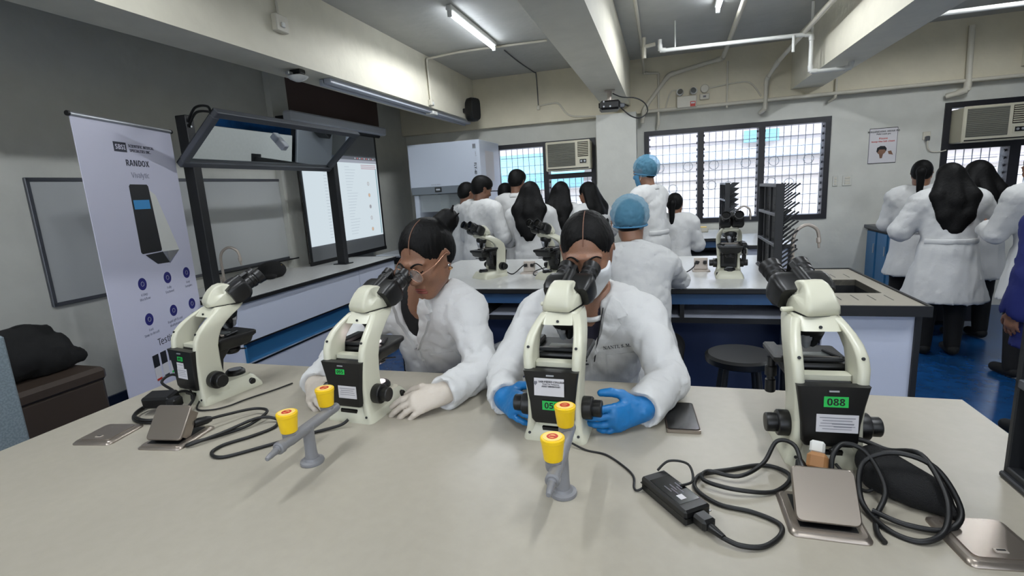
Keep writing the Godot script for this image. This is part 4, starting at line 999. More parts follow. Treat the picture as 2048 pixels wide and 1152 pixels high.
func microscopes() -> void:
	var g := ""
	microscope(Vector3(-1.400, 0.9, -1.134), 11, "white and black binocular microscope with green sticker 093 beside the banner", g,
		{"number": "093", "nx": 0.0, "ny": 0.155, "ns": 0.62, "size": 0.95, "head_turn": 18.0, "papers": [[-0.008, 0.132, 0.036, 0.018, "paper"], [-0.004, 0.105, 0.050, 0.034, "paper"]]})
	microscope(Vector3(-0.815, 0.9, -1.102), 3.3, "white and black binocular microscope with green sticker 095 and a lit lamp", g,
		{"number": "095", "nx": -0.003, "ny": 0.155, "ns": 0.66, "lit": true, "size": 0.945, "head_turn": 15.0, "papers": [[0.012, 0.095, 0.060, 0.036, "paper"]]})
	var m := microscope(Vector3(-0.249, 0.9, -1.090), 2, "white and black binocular microscope with green sticker 058 before the masked woman", g,
		{"number": "058", "nx": 0.0, "ny": 0.098, "ns": 1.0, "size": 0.98, "head_turn": 10.0, "papers": []})
	var p := m.get_node("rear_plate")
	obj("asset_label", bx(0.072, 0.042, 0.001), M["paper"], p, TR(-0.003, 0.145, 0.0150, -6))
	obj("asset_text", words("SAN PEDRO COLLEGE", 0.0062), M["ink"], p, TR(0.004, 0.159, 0.0172, -6))
	obj("asset_text", words("ASSET INVENTORY", 0.0052), M["ink"], p, TR(0.002, 0.147, 0.0160, -6))
	obj("asset_text", words("Davao City, Philippines", 0.004, false), M["ink"], p, TR(0.002, 0.153, 0.0166, -6))
	obj("crest", prism([Vector2(-0.004, 0.004), Vector2(0.004, 0.004), Vector2(0.004, -0.001), Vector2(0, -0.006), Vector2(-0.004, -0.001)], 0.0008), M["ink_grey"], p, TR(-0.035, 0.155, 0.0168, -6))
	for i in 4: obj("print_line", bx(0.062, 0.0008, 0.0008), M["ink_grey"], p, TR(-0.005, 0.140 - 0.0045 * i, 0.0152 - 0.0004 * i, -6))
	microscope(Vector3(0.318, 0.9, -1.082), -2.6, "white and black binocular microscope with green sticker 088 at the right", g,
		{"number": "088", "nx": 0.005, "ny": 0.150, "ns": 1.0, "size": 0.98, "head_turn": -13.0, "papers": [[0.010, 0.103, 0.076, 0.038, "paper"], [0.02, 0.098, 0.046, 0.022, "paper_mauve"]]})
	microscope(Vector3(-1.12, 0.9, -3.44), 212, "distant binocular microscope on the island bench beside the young man in a collared coat", "")
	microscope(Vector3(-0.665, 0.9, -3.40), 208, "distant binocular microscope on the island bench before the long haired woman", "")
	microscope(Vector3(0.385, 0.9, -3.42), 182, "distant binocular microscope on the island bench facing the view near the peg rack", "")
# ================================================================ gas taps, outlet plates, cables on the front table
func gas_tap(at: Vector3, turn: float, label: String) -> void:
	var t := thing("gas_tap", label, "gas tap", at, turn)
	var m: Material = M["tap_grey"]
	obj("flange", lathe([[0.026, 0], [0.027, 0.003], [0.026, 0.007], [0.019, 0.009], [0.017, 0.014]], 28), m, t)
	obj("post", lathe([[0.0145, 0.010], [0.013, 0.03], [0.0125, 0.078], [0.014, 0.09]], 20), m, t)
	obj("crossarm", lathe([[0.010, -0.115], [0.0115, -0.11], [0.0115, -0.07], [0.0125, -0.06], [0.0125, 0.06], [0.0115, 0.07], [0.0115, 0.085], [0.0135, 0.087], [0.0135, 0.098], [0.010, 0.10]], 20), m, t, TR(0, 0.087, 0, 90))
	for z in [0.052, -0.085]:
		obj("valve_body", lathe([[0.014, -0.008], [0.0155, 0.0], [0.0155, 0.008], [0.012, 0.012]], 18), m, t, T(-0.006, 0.091, z))
		var k := obj("knob", lathe([[0.0165, 0.0], [0.0175, 0.001], [0.0215, 0.036], [0.0225, 0.037], [0.0225, 0.043], [0.021, 0.0445]], 26), M["knob_yellow"], t, T(-0.006, 0.103, z))
		obj("knob_disc", cyl(0.018, 0.0012, 24), M["knob_top"], k, T(0, 0.0447, 0))
		obj("emblem", torus(0.0085, 0.0022), M["red_print"], k, Transform3D(Basis().scaled(Vector3(1, 0.3, 1)), Vector3(0, 0.0454, 0)))
		obj("emblem", bx(0.012, 0.0006, 0.005), M["red_print"], k, T(0.001, 0.0456, 0.001))
	obj("hose_nozzle", lathe([[0.0085, 0], [0.0085, 0.006], [0.0065, 0.008], [0.0078, 0.012], [0.006, 0.022], [0.0066, 0.024], [0.005, 0.036], [0.0042, 0.038]], 14), m, t, TR(0, 0.087, 0.096, 97))

func plate_shape(w: float, d: float) -> ArrayMesh:
	return loft([rrect(-w / 2, w / 2, -d / 2, d / 2, 0, 0.012), rrect(-w / 2, w / 2, -d / 2, d / 2, 0.003, 0.012), rrect(-w / 2 + 0.006, w / 2 - 0.006, -d / 2 + 0.006, d / 2 - 0.006, 0.008, 0.011), rrect(-w / 2 + 0.012, w / 2 - 0.012, -d / 2 + 0.012, d / 2 - 0.012, 0.0085, 0.010)], true, true, [2])

func outlet(at: Vector3, turn: float, w: float, d: float, open: bool, label: String, lid_m: String) -> void:
	var p := thing("floor_outlet", label, "power outlet", at, turn)
	obj("bezel", plate_shape(w, d), M["steel"], p)
	if open:
		obj("well", bx(w - 0.036, 0.002, d - 0.036), M["black_edge"], p, T(0, 0.0086, 0))
		var lid := Node3D.new()
		put(lid, "lid", p)
		lid.transform = TR(0, 0.016, d / 2 - 0.022, 52)
		obj("lid_plate", loft([rrect(-w / 2 + 0.012, w / 2 - 0.012, -d + 0.040, 0, -0.002, 0.010), rrect(-w / 2 + 0.012, w / 2 - 0.012, -d + 0.040, 0, 0.002, 0.010), rrect(-w / 2 + 0.014, w / 2 - 0.014, -d + 0.042, -0.002, 0.004, 0.009)]), M[lid_m], lid)
		obj("socket_block", bx(w - 0.045, 0.04, d - 0.07, 0.004), M["black_plastic"], lid, T(0, -0.022, -d / 2 + 0.02))
		for s in [-1.0, 1.0]: obj("side_cheek", bx(0.002, 0.035, d - 0.06), M["steel"], lid, T(s * (w / 2 - 0.02), -0.018, -d / 2 + 0.02))
	else:
		obj("lid_plate", loft([rrect(-w / 2 + 0.014, w / 2 - 0.014, -d / 2 + 0.014, d / 2 - 0.014, 0.0082, 0.009), rrect(-w / 2 + 0.014, w / 2 - 0.014, -d / 2 + 0.014, d / 2 - 0.014, 0.0105, 0.009)]), M[lid_m], p)
		obj("latch", bx(0.018, 0.003, 0.010, 0.001), M["steel_pale"], p, T(0, 0.0108, d / 2 - 0.03))
		obj("latch_slot", bx(0.012, 0.001, 0.003), M["black_edge"], p, T(0, 0.0124, d / 2 - 0.03))

func taps_and_plates() -> void:
	gas_tap(Vector3(-0.778, 0.9, -0.897), deg_to_rad(2), "grey double gas tap with two yellow knobs beside the microscope numbered 095")
	gas_tap(Vector3(-0.189, 0.9, -0.888), deg_to_rad(1), "grey double gas tap with two yellow knobs before the microscope numbered 058")
	outlet(Vector3(-1.445, 0.9, -0.915), deg_to_rad(10), 0.115, 0.115, false, "closed flat steel outlet plate at the left end of the front table", "steel")
	outlet(Vector3(-1.228, 0.9, -0.936), deg_to_rad(8), 0.125, 0.13, true, "open steel outlet with a raised lid left of the winding cord", "steel")
	outlet(Vector3(0.262, 0.9, -0.907), deg_to_rad(0), 0.122, 0.13, true, "open steel outlet with a raised lid before the microscope numbered 088", "steel")
	outlet(Vector3(0.487, 0.9, -0.885), deg_to_rad(6), 0.115, 0.12, false, "closed flat steel outlet plate at the right edge of the front table", "steel")
	for q in [[Vector3(-0.93, 0.9, -3.50), "white outlet box with cords on the island bench between two distant microscopes"], [Vector3(0.235, 0.9, -3.52), "steel outlet with raised lid on the island bench left of the distant facing microscope"]]:
		var o := thing("bench_outlet", q[1], "power outlet", q[0])
		obj("bezel", plate_shape(0.11, 0.11), M["steel_pale"], o)
		obj("lid", bx(0.085, 0.075, 0.006, 0.002), M["steel_pale"], o, TR(0, 0.045, -0.02, -12))
		obj("socket_block", bx(0.08, 0.06, 0.035, 0.004), M["white_plastic"], o, T(0, 0.04, -0.045))
		for s in [-1.0, 1.0]: obj("plug", bx(0.022, 0.022, 0.03, 0.004), M["black_plastic"], o, T(0.024 * s, 0.055, -0.005))
	var ph := thing("smartphone", "dark smartphone in a clear case lying beside the blue gloved hand", "phone", Vector3(0.040, 0.9, -1.262), deg_to_rad(4))
	obj("case", loft([rrect(-0.038, 0.038, -0.079, 0.079, 0.0, 0.009), rrect(-0.039, 0.039, -0.080, 0.080, 0.004, 0.010), rrect(-0.038, 0.038, -0.079, 0.079, 0.0095, 0.009)]), M["leather_brown"], ph)
	obj("screen", loft([rrect(-0.0355, 0.0355, -0.0765, 0.0765, 0.0094, 0.007), rrect(-0.0355, 0.0355, -0.0765, 0.0765, 0.0104, 0.007)]), M["black_gloss"], ph)
	obj("bumper", loft([rrect(-0.039, 0.039, 0.070, 0.081, 0.001, 0.004), rrect(-0.039, 0.039, 0.070, 0.081, 0.0085, 0.004)]), M["steel"], ph)
	# power bricks
	var a := thing("power_adapter", "flat black power adapter with printed label on the front table", "adapter", Vector3(0.018, 0.9, -0.897), deg_to_rad(-52))
	obj("body", bx(0.128, 0.030, 0.056, 0.004), M["black_plastic"], a, T(0, 0.015, 0))
	obj("seam", bx(0.129, 0.0015, 0.057), M["black_gloss"], a, T(0, 0.016, 0))
	obj("label", bx(0.085, 0.0008, 0.044), M["black_gloss"], a, T(0.0, 0.0303, 0))
	obj("print_patch", bx(0.014, 0.0008, 0.012), M["paper"], a, T(0.026, 0.0308, 0.005))
	for i in 5: obj("print_line", bx(0.02, 0.0008, 0.002), M["ink_grey"], a, T(-0.005 + 0.012 * (i % 2), 0.0308, -0.014 + 0.006 * i))
	obj("inlet_plug", bx(0.032, 0.022, 0.028, 0.005), M["black_plastic"], a, T(0.078, 0.014, 0.0))
	obj("strain_relief", lathe([[0.008, 0], [0.006, 0.02], [0.005, 0.03]], 10), M["black_plastic"], a, TR(0.093, 0.012, 0.0, 0, 0, -90))
	var bf := Field.new(Vector3(-0.13, -0.01, -0.1), Vector3(0.13, 0.09, 0.1), 0.005)
	bf.cone(Vector3(-0.045, 0.03, -0.02), Vector3(0.05, 0.026, 0.02), 0.034, 0.028, 0.02)
	bf.cone(Vector3(-0.03, 0.026, 0.03), Vector3(0.03, 0.02, 0.036), 0.024, 0.022, 0.02)
	bf.cone(Vector3(0.06, 0.018, 0.03), Vector3(0.085, 0.015, 0.045), 0.016, 0.012, 0.02)
	bf.cut_plane(Vector3.ZERO, Vector3.DOWN)
	var c := thing("power_brick", "rounded black power brick lying right of the microscope numbered 088", "adapter", Vector3(0.42, 0.9, -1.02), deg_to_rad(-35))
	obj("body", skin([bf]), M["bag_cloth"], c)
	var d := thing("power_brick", "small black power brick inside the cord coil left of the microscope numbered 093", "adapter", Vector3(-1.44, 0.92, -1.07), deg_to_rad(15))
	obj("body", bx(0.085, 0.036, 0.055, 0.006), M["black_plastic"], d, TR(0, 0.018, 0, 8))
	obj("plug_head", bx(0.03, 0.03, 0.04, 0.005), M["black_plastic"], d, T(0.055, 0.014, 0.02))
	# plugs standing behind the raised lid
	var e := thing("beige_plug", "beige power plug on a black adapter behind the raised steel lid", "plug", Vector3(0.277, 0.922, -1.0), deg_to_rad(-20))
	obj("plug_body", bx(0.036, 0.034, 0.045, 0.007), M["beige_plug"], e, TR(0, 0.022, -0.02, -30))
	obj("plug_face", bx(0.026, 0.024, 0.02, 0.004), M["white_plastic"], e, TR(-0.004, 0.04, -0.045, -30))
	obj("adapter_body", bx(0.042, 0.034, 0.05, 0.006), M["black_gloss"], e, TR(0.004, 0.002, 0.022, -10))

func cord(label: String, pts: Array, r: float, extra := []) -> void:
	var base: Vector3 = pts[0]
	var rel := []
	for p in pts: rel.append(p - base)
	var c := thing("power_cable", label, "cord", base)
	obj("cable", tube(rel, r, 7, 8), M["cord"], c)
	for q in extra:
		var a: Vector3 = pts[0] if q == 0 else pts[pts.size() - 1]
		var b: Vector3 = pts[1] if q == 0 else pts[pts.size() - 2]
		obj("plug", lathe([[0.007, 0.0], [0.011, 0.012], [0.012, 0.035], [0.012, 0.045]], 12), M["black_plastic"], c, along(b - base - (b - a).normalized() * 0.03 if b.distance_to(a) > 0.03 else b - base, a - b))

func cables() -> void:
	var y := 0.9045
	cord("thick black cord in wide loops between the flat adapter and the microscope numbered 088",
		[Vector3(0.090, 0.911, -0.803), Vector3(0.118, y + 0.003, -0.792), Vector3(0.155, y, -0.802), Vector3(0.186, y, -0.838), Vector3(0.188, y, -0.868), Vector3(0.150, y, -0.892), Vector3(0.095, y, -0.905), Vector3(0.058, y, -0.950), Vector3(0.072, y, -1.0), Vector3(0.13, y, -1.03), Vector3(0.20, y, -1.06), Vector3(0.238, y + 0.004, -1.02), Vector3(0.20, y, -0.965),
		Vector3(0.13, y + 0.008, -0.945), Vector3(0.075, y + 0.009, -0.965), Vector3(0.085, y + 0.009, -1.0), Vector3(0.14, y + 0.010, -0.99), Vector3(0.19, y + 0.02, -1.03), Vector3(0.222, 0.955, -1.07), Vector3(0.252, 0.955, -1.055), Vector3(0.257, 0.925, -1.01)], 0.0042, [1])
	cord("thin black cord from the microscope numbered 058 to the flat adapter",
		[Vector3(-0.215, 0.912, -1.078), Vector3(-0.17, y - 0.002, -1.06), Vector3(-0.125, y - 0.002, -1.048), Vector3(-0.085, y - 0.002, -1.01), Vector3(-0.060, y - 0.002, -0.972), Vector3(-0.056, y - 0.002, -0.93), Vector3(-0.046, y, -0.922), Vector3(-0.024, 0.912, -0.945)], 0.0024)
	cord("thin black loop of cord over the flat adapter",
		[Vector3(-0.012, 0.931, -0.955), Vector3(0.01, 0.945, -0.97), Vector3(0.045, 0.95, -0.955), Vector3(0.052, 0.934, -0.925), Vector3(0.03, 0.9335, -0.905)], 0.0024)
	cord("thick black cord looping over the rounded power brick at the right",
		[Vector3(0.318, 0.945, -1.066), Vector3(0.365, 0.965, -1.085), Vector3(0.41, 0.962, -1.055), Vector3(0.440, 0.985, -1.0), Vector3(0.450, 0.95, -0.93), Vector3(0.432, 0.915, -0.885), Vector3(0.39, y, -0.863), Vector3(0.352, y, -0.89), Vector3(0.336, 0.915, -0.95),
		Vector3(0.352, 0.96, -1.0), Vector3(0.40, 0.985, -1.0), Vector3(0.452, 0.975, -0.975), Vector3(0.470, 0.93, -0.925), Vector3(0.44, 0.91, -0.895), Vector3(0.385, 0.908, -0.90), Vector3(0.345, 0.912, -0.925)], 0.0048)
	cord("black cord arching from the beige plug to the raised lid",
		[Vector3(0.30, 0.925, -0.985), Vector3(0.302, 0.965, -1.0), Vector3(0.325, 0.985, -1.02), Vector3(0.36, 0.975, -1.01), Vector3(0.375, 0.935, -0.96), Vector3(0.350, y, -0.92), Vector3(0.336, y, -0.875), Vector3(0.338, y, -0.85)], 0.0045)
	cord("thin black cord between the microscope numbered 088 and the rounded power brick",
		[Vector3(0.330, 0.915, -1.07), Vector3(0.345, y - 0.001, -1.03), Vector3(0.36, y - 0.001, -1.0), Vector3(0.378, 0.915, -1.0)], 0.003)
	cord("thick black cord winding from the left open outlet to the microscope numbered 095",
		[Vector3(-1.185, 0.93, -0.985), Vector3(-1.17, 0.925, -1.03), Vector3(-1.13, y + 0.012, -1.10), Vector3(-1.075, y + 0.012, -1.09), Vector3(-1.075, y + 0.004, -1.02), Vector3(-1.115, y, -0.965), Vector3(-1.155, y, -0.915), Vector3(-1.145, y + 0.003, -0.90), Vector3(-1.105, y + 0.008, -0.965), Vector3(-1.065, y + 0.014, -1.045), Vector3(-1.02, y + 0.004, -1.065), Vector3(-1.0, y, -1.03), Vector3(-1.022, y, -0.975), Vector3(-1.06, y, -0.92), Vector3(-1.055, y, -0.88), Vector3(-1.01, y, -0.87), Vector3(-0.95, y, -0.93), Vector3(-0.88, y, -1.01), Vector3(-0.82, y + 0.004, -1.06), Vector3(-0.80, 0.92, -1.075)], 0.0042, [0])
	cord("thin black cord along the foot of the microscope numbered 093",
		[Vector3(-1.36, 0.915, -1.128), Vector3(-1.33, y, -1.09), Vector3(-1.28, y, -1.095), Vector3(-1.25, y, -1.13), Vector3(-1.235, y, -1.18), Vector3(-1.20, y, -1.26), Vector3(-1.18, y, -1.32)], 0.0026)
	cord("black cord coil heaped around the small power brick",
		[Vector3(-1.385, 0.918, -1.125), Vector3(-1.42, 0.955, -1.15), Vector3(-1.50, 0.975, -1.17), Vector3(-1.53, 0.955, -1.15), Vector3(-1.44, 0.935, -1.12), Vector3(-1.36, y, -1.06), Vector3(-1.37, y, -1.0), Vector3(-1.44, y, -0.99), Vector3(-1.50, y, -1.03), Vector3(-1.505, y + 0.006, -1.10), Vector3(-1.44, y + 0.03, -1.14), Vector3(-1.37, y + 0.025, -1.12), Vector3(-1.345, y + 0.008, -1.05), Vector3(-1.39, y + 0.008, -0.99), Vector3(-1.46, y + 0.012, -1.0), Vector3(-1.49, y + 0.014, -1.06), Vector3(-1.44, y + 0.02, -1.10)], 0.0042)
	cord("black cord on the island bench between two distant microscopes",
		[Vector3(-1.08, 0.92, -3.44), Vector3(-1.03, y, -3.44), Vector3(-0.975, 0.95, -3.50), Vector3(-0.96, 0.955, -3.49)], 0.004)
	cord("looped black cord on the island bench left of the second distant microscope",
		[Vector3(-0.905, 0.955, -3.49), Vector3(-0.88, 0.965, -3.52), Vector3(-0.83, 0.93, -3.50), Vector3(-0.80, y, -3.44), Vector3(-0.86, y, -3.38), Vector3(-0.87, 0.92, -3.46), Vector3(-0.79, 0.935, -3.53), Vector3(-0.74, 0.925, -3.47), Vector3(-0.79, y, -3.40), Vector3(-0.73, 0.915, -3.42), Vector3(-0.69, 0.92, -3.41)], 0.004)
	cord("black cord with a plug on the island bench beside the seated woman in a hairnet",
		[Vector3(0.06, 0.915, -3.48), Vector3(0.085, 0.925, -3.50), Vector3(0.13, y, -3.43), Vector3(0.19, 0.93, -3.50), Vector3(0.20, 0.96, -3.56), Vector3(0.225, 0.957, -3.53)], 0.004, [0])
# ================================================================ people
func hand_shape(f: Field, w: Vector3, d: Vector3, n: Vector3, side: float, curl: Array, thumb := Vector2(0.2, 0.3), fat := 0.0, s := 1.0) -> void:
	# d: towards the fingers, n: the way the palm faces, side: +1 puts the thumb on d x n
	d = d.normalized()
	n = (n - d * n.dot(d)).normalized()
	var l := d.cross(n) * side
	f.cone(w - d * 0.03 * s, w + d * 0.02 * s, (0.024 + fat) * s, (0.025 + fat) * s, 0.012, n, 1.25)
	f.cone(w + d * 0.02 * s, w + d * 0.075 * s, (0.027 + fat) * s, (0.026 + fat) * s, 0.012, n, 1.7)
	f.cone(w + (d * 0.03 + l * 0.018) * s, w + (d * 0.078 + l * 0.022) * s, (0.018 + fat) * s, (0.015 + fat) * s, 0.012, n, 1.3)
	f.cone(w + (d * 0.03 - l * 0.014) * s, w + (d * 0.072 - l * 0.022) * s, (0.018 + fat) * s, (0.014 + fat) * s, 0.012, n, 1.3)
	var off := [0.0285, 0.0095, -0.0098, -0.0285]
	var start := [0.080, 0.085, 0.081, 0.073]
	var long := [0.070, 0.078, 0.072, 0.056]
	var thick := [0.0082, 0.0084, 0.008, 0.0071]
	for i in 4:
		var p: Vector3 = w + (d * start[i] + l * off[i]) * s
		var splay: Vector3 = (d + l * off[i] * 2.2).normalized()
		var a := 0.0
		for k in 3:
			a += curl[i] * [0.8, 1.15, 0.7][k]
			var q: Vector3 = p + (splay * cos(a) + n * sin(a)) * long[i] * [0.45, 0.31, 0.24][k] * s
			f.cone(p, q, (thick[i] * (1.0 - 0.08 * k) + fat) * s, (thick[i] * (0.92 - 0.09 * k) + fat) * s, 0.003)
			p = q
	var t0 := w + (d * 0.022 + l * 0.022) * s
	var t1 := t0 + (d * 0.6 + l * 0.7 + n * thumb.x).normalized() * 0.036 * s
	var t2 := t1 + (d * 0.85 + l * 0.35 + n * thumb.y).normalized() * 0.030 * s
	var t3 := t2 + (d * 0.95 + l * 0.05 + n * thumb.y * 1.3).normalized() * 0.024 * s
	f.cone(t0, t1, (0.0145 + fat) * s, (0.0115 + fat) * s, 0.012)
	f.cone(t1, t2, (0.011 + fat) * s, (0.0098 + fat) * s, 0.004)
	f.cone(t2, t3, (0.0098 + fat) * s, (0.008 + fat) * s, 0.004)

func hand_field(w: Vector3, cell: float) -> Field:
	return Field.new(w - Vector3.ONE * 0.19, w + Vector3.ONE * 0.19, cell)

func head_basis(front: Vector3, up := Vector3.UP) -> Basis:
	var z := front.normalized()
	var x := up.cross(z).normalized()
	return Basis(x, z.cross(x), z)

# local head axes: x right, y up, z out of the face
func head_field(c: Vector3, b: Basis, neck: Vector3, cell: float, s := 1.0) -> Field:
	var f := Field.new((c - Vector3.ONE * 0.16 * s).min(neck - Vector3.ONE * 0.07), (c + Vector3.ONE * 0.16 * s).max(neck + Vector3.ONE * 0.07), cell)
	var at := func(x: float, y: float, z: float) -> Vector3: return c + b * (Vector3(x, y, z) * s)
	f.ball(at.call(0, 0.035, -0.012), Vector3(0.073, 0.083, 0.090) * s, b, 0.02)
	f.ball(at.call(0, -0.030, 0.026), Vector3(0.060, 0.080, 0.064) * s, b, 0.035)
	f.cone(at.call(-0.036, -0.062, 0.022), at.call(0, -0.096, 0.060), 0.022 * s, 0.020 * s, 0.03)
	f.cone(at.call(0.036, -0.062, 0.022), at.call(0, -0.096, 0.060), 0.022 * s, 0.020 * s, 0.03)
	for x in [-1.0, 1.0]:
		f.ball(at.call(0.036 * x, -0.026, 0.060), Vector3(0.024, 0.022, 0.022) * s, b, 0.025)
		f.ball(at.call(0.032 * x, 0.010, 0.094), Vector3(0.016, 0.012, 0.012) * s, b, 0.012, true)
		f.ball(at.call(0.031 * x, 0.008, 0.077), Vector3(0.0145, 0.0125, 0.0125) * s, b, 0.004)
		f.cone(at.call(0.010 * x, 0.030, 0.089), at.call(0.046 * x, 0.026, 0.074), 0.008 * s, 0.006 * s, 0.014)
		f.cone(at.call(0.010 * x, -0.033, 0.094), at.call(0.011 * x, -0.034, 0.090), 0.0085 * s, 0.0085 * s, 0.008)
		f.cone(at.call(0.072 * x, 0.016, -0.002), at.call(0.070 * x, -0.024, 0.004), 0.014 * s, 0.008 * s, 0.008, b.x, 1.9)
		f.cone(at.call(0.076 * x, 0.022, -0.012), at.call(0.078 * x, 0.004, -0.018), 0.007 * s, 0.007 * s, 0.006)
	f.cone(at.call(0, 0.016, 0.086), at.call(0, -0.028, 0.103), 0.0075 * s, 0.0105 * s, 0.012)
	f.cone(at.call(-0.016, -0.063, 0.083), at.call(0.016, -0.063, 0.083), 0.0065 * s, 0.0065 * s, 0.008)
	f.cone(at.call(-0.013, -0.073, 0.081), at.call(0.013, -0.073, 0.081), 0.0075 * s, 0.0075 * s, 0.007)
	f.cone(at.call(0, -0.045, -0.018), neck, 0.050 * s, 0.056 * s, 0.035)
	return f

func brows(par: Node, f: Field, c: Vector3, b: Basis, s := 1.0) -> void:
	for x in [-1.0, 1.0]:
		var pts := []
		for q in [[0.014, 0.026], [0.026, 0.033], [0.038, 0.033], [0.050, 0.026]]:
			pts.append(f.hit(c + b * (Vector3(q[0] * x, q[1], 0.14) * s), -b.z, 0.12) + b.z * 0.001)
		obj("eyebrow", tube(pts, 0.0036 * s, 4, 6, 0.0018 * s), M["hair"], par)
		var lid := []
		for q in [[0.019, 0.006], [0.026, 0.0015], [0.036, 0.001], [0.044, 0.006]]:
			lid.append(f.hit(c + b * (Vector3(q[0] * x, q[1], 0.14) * s), -b.z, 0.12) + b.z * 0.0004)
		obj("eyelash", tube(lid, 0.0017 * s, 4, 5), M["hair"], par)

func hair_field(c: Vector3, b: Basis, style: String, cell: float, s := 1.0, down := Vector3(0, -1, 0)) -> Field:
	var long := style in ["long", "long_wide", "pony"]
	var lo := c - Vector3.ONE * 0.17
	if long: lo += down * 0.54 - Vector3(0.12, 0, 0.12)
	var hi := c + Vector3.ONE * 0.17
	if long: hi += Vector3(0.12, 0, 0.12)
	var f := Field.new(lo.min(hi), hi.max(lo), cell)
	var at := func(x: float, y: float, z: float) -> Vector3: return c + b * (Vector3(x, y, z) * s)
	var puff := 0.008 if style == "long_wide" else 0.0
	f.ball(at.call(0, 0.036, -0.016), Vector3(0.079 + puff, 0.090, 0.097) * s, b, 0.02)
	f.ball(at.call(0, 0.0, -0.048), Vector3(0.073 + puff, 0.070, 0.056) * s, b, 0.03)
	# the face stays free
	f.ball(at.call(0, -0.042, 0.100), Vector3(0.067, 0.132, 0.082) * s, b, 0.010, true)
	f.ball(at.call(0, -0.085, 0.045), Vector3(0.10, 0.08, 0.07) * s, b, 0.015, true)
	for x in [-1.0, 1.0]: f.ball(at.call(0.083 * x, -0.010, 0.006), Vector3(0.024, 0.034, 0.024) * s, b, 0.008, true)
	if long and style != "pony":
		var wide := 1.0 if style == "long_wide" else 0.62
		var top: Vector3 = at.call(0, 0.01, -0.045)
		var back := -b.z
		back.y = 0
		back = back.normalized()
		var side := down.cross(back).normalized()
		f.cone(top, top + down * 0.20 + back * 0.10, 0.072 * s, 0.075 * s, 0.03, back, 1.3)
		for x in [-1.0, 1.0]:
			var a: Vector3 = top + side * (0.045 * x)
			var c1 = a + down * 0.16 + back * 0.085 + side * (0.060 * x * wide)
			var c2 = top + down * 0.30 + back * 0.135 + side * (0.068 * x * wide)
			f.cone(a, c1, 0.052 * s, 0.060 * s, 0.03, back, 1.35)
			f.cone(c1, c2, 0.060 * s, 0.050 * s, 0.03, back, 1.8)
			f.cone(c2, top + down * 0.43 + back * 0.150 + side * (0.022 * x), 0.050 * s, 0.014 * s, 0.03, back, 1.8)
			f.cone(top + down * 0.20 + back * 0.10, top + down * 0.40 + back * 0.148, 0.06 * s, 0.03 * s, 0.03, back, 1.6)
			f.cone(c2 + side * (0.012 * x), top + down * (0.37 + 0.03 * x) + back * 0.145 + side * (0.075 * x * wide), 0.030 * s, 0.006 * s, 0.02, back, 1.5)
	elif style == "pony":
		var back := -b.z
		f.cone(at.call(0, 0.03, -0.10), at.call(0, -0.02, -0.15), 0.026 * s, 0.034 * s, 0.015)
		f.cone(at.call(0, -0.02, -0.15), at.call(0, -0.02, -0.15) + down * 0.30, 0.034 * s, 0.016 * s, 0.02)
	elif style == "short_thick":
		f.ball(at.call(0, 0.06, 0.0), Vector3(0.090, 0.075, 0.10) * s, b, 0.02)
		f.ball(at.call(0, -0.065, 0.10), Vector3(0.075, 0.12, 0.085) * s, b, 0.012, true)
	return f

var fold_noise := FastNoiseLite.new()

func folds(k: float, hem_top := -10.0) :
	return func(p: Vector3) -> float:
		# creases: sharp valleys along the zero lines of a slanting noise
		var q := fold_noise.get_noise_3d(p.x * 4.5 - p.y * 5.0, p.y * 6.0 + p.x * 5.0 + p.z * 4.0, p.z * 4.5)
		var t := maxf(0.0, 1.0 - absf(q) * 3.2)
		var a := 0.002 - 0.008 * t * t
		q = fold_noise.get_noise_3d(p.x * 9.0 + p.y * 7.0 + 40.0, p.y * 7.0 - p.x * 6.0, p.z * 8.0)
		t = maxf(0.0, 1.0 - absf(q) * 4.0)
		a -= 0.0035 * t
		if p.y < hem_top:
			a = absf(fold_noise.get_noise_3d(p.x * 13.0, p.y * 1.2, p.z * 13.0)) * 0.024 - 0.004
		return maxf(a * k, -0.012)

func bounds(pts: Array, pad: float) -> Array:
	var lo: Vector3 = pts[0]
	var hi: Vector3 = pts[0]
	for p in pts:
		lo = lo.min(p)
		hi = hi.max(p)
	return [lo - Vector3.ONE * pad, hi + Vector3.ONE * pad]

# trunk and arms, or their clothing when r is raised
func trunk(f: Field, j: Dictionary, r: float, arms := true, to_wrist := 1.0) -> void:
	var fr: Vector3 = j.front
	f.cone(j.chest, j.waist, 0.128 + r, 0.112 + r, 0.05, fr, 1.38)
	f.cone(j.waist, j.hip, 0.112 + r, 0.138 + r, 0.05, fr, 1.30)
	f.cone(j.neck.lerp(j.chest, 0.18), j.sh_l, 0.052 + r * 0.6, 0.044 + r, 0.05)
	f.cone(j.neck.lerp(j.chest, 0.18), j.sh_r, 0.052 + r * 0.6, 0.044 + r, 0.05)
	f.cone(j.sh_l.lerp(j.sh_r, 0.18), j.waist.lerp(j.sh_l, 0.35), 0.072 + r, 0.062 + r, 0.06, fr, 1.2)
	f.cone(j.sh_r.lerp(j.sh_l, 0.18), j.waist.lerp(j.sh_r, 0.35), 0.072 + r, 0.062 + r, 0.06, fr, 1.2)
	if arms:
		for s in ["l", "r"]:
			var sh: Vector3 = j["sh_" + s]
			var el: Vector3 = j["el_" + s]
			var wr: Vector3 = j["wr_" + s]
			f.cone(sh, el, 0.045 + r, 0.036 + r, 0.03)
			f.cone(el, el.lerp(wr, to_wrist), 0.036 + r, 0.027 + r * (1.0 if r < 0.012 else 1.25), 0.02)

func legs(f: Field, j: Dictionary, r: float) -> void:
	for s in ["l", "r"]:
		f.cone(j["hp_" + s], j["kn_" + s], 0.072 + r, 0.052 + r, 0.03)
		f.cone(j["kn_" + s], j["an_" + s], 0.050 + r, 0.034 + r, 0.02)

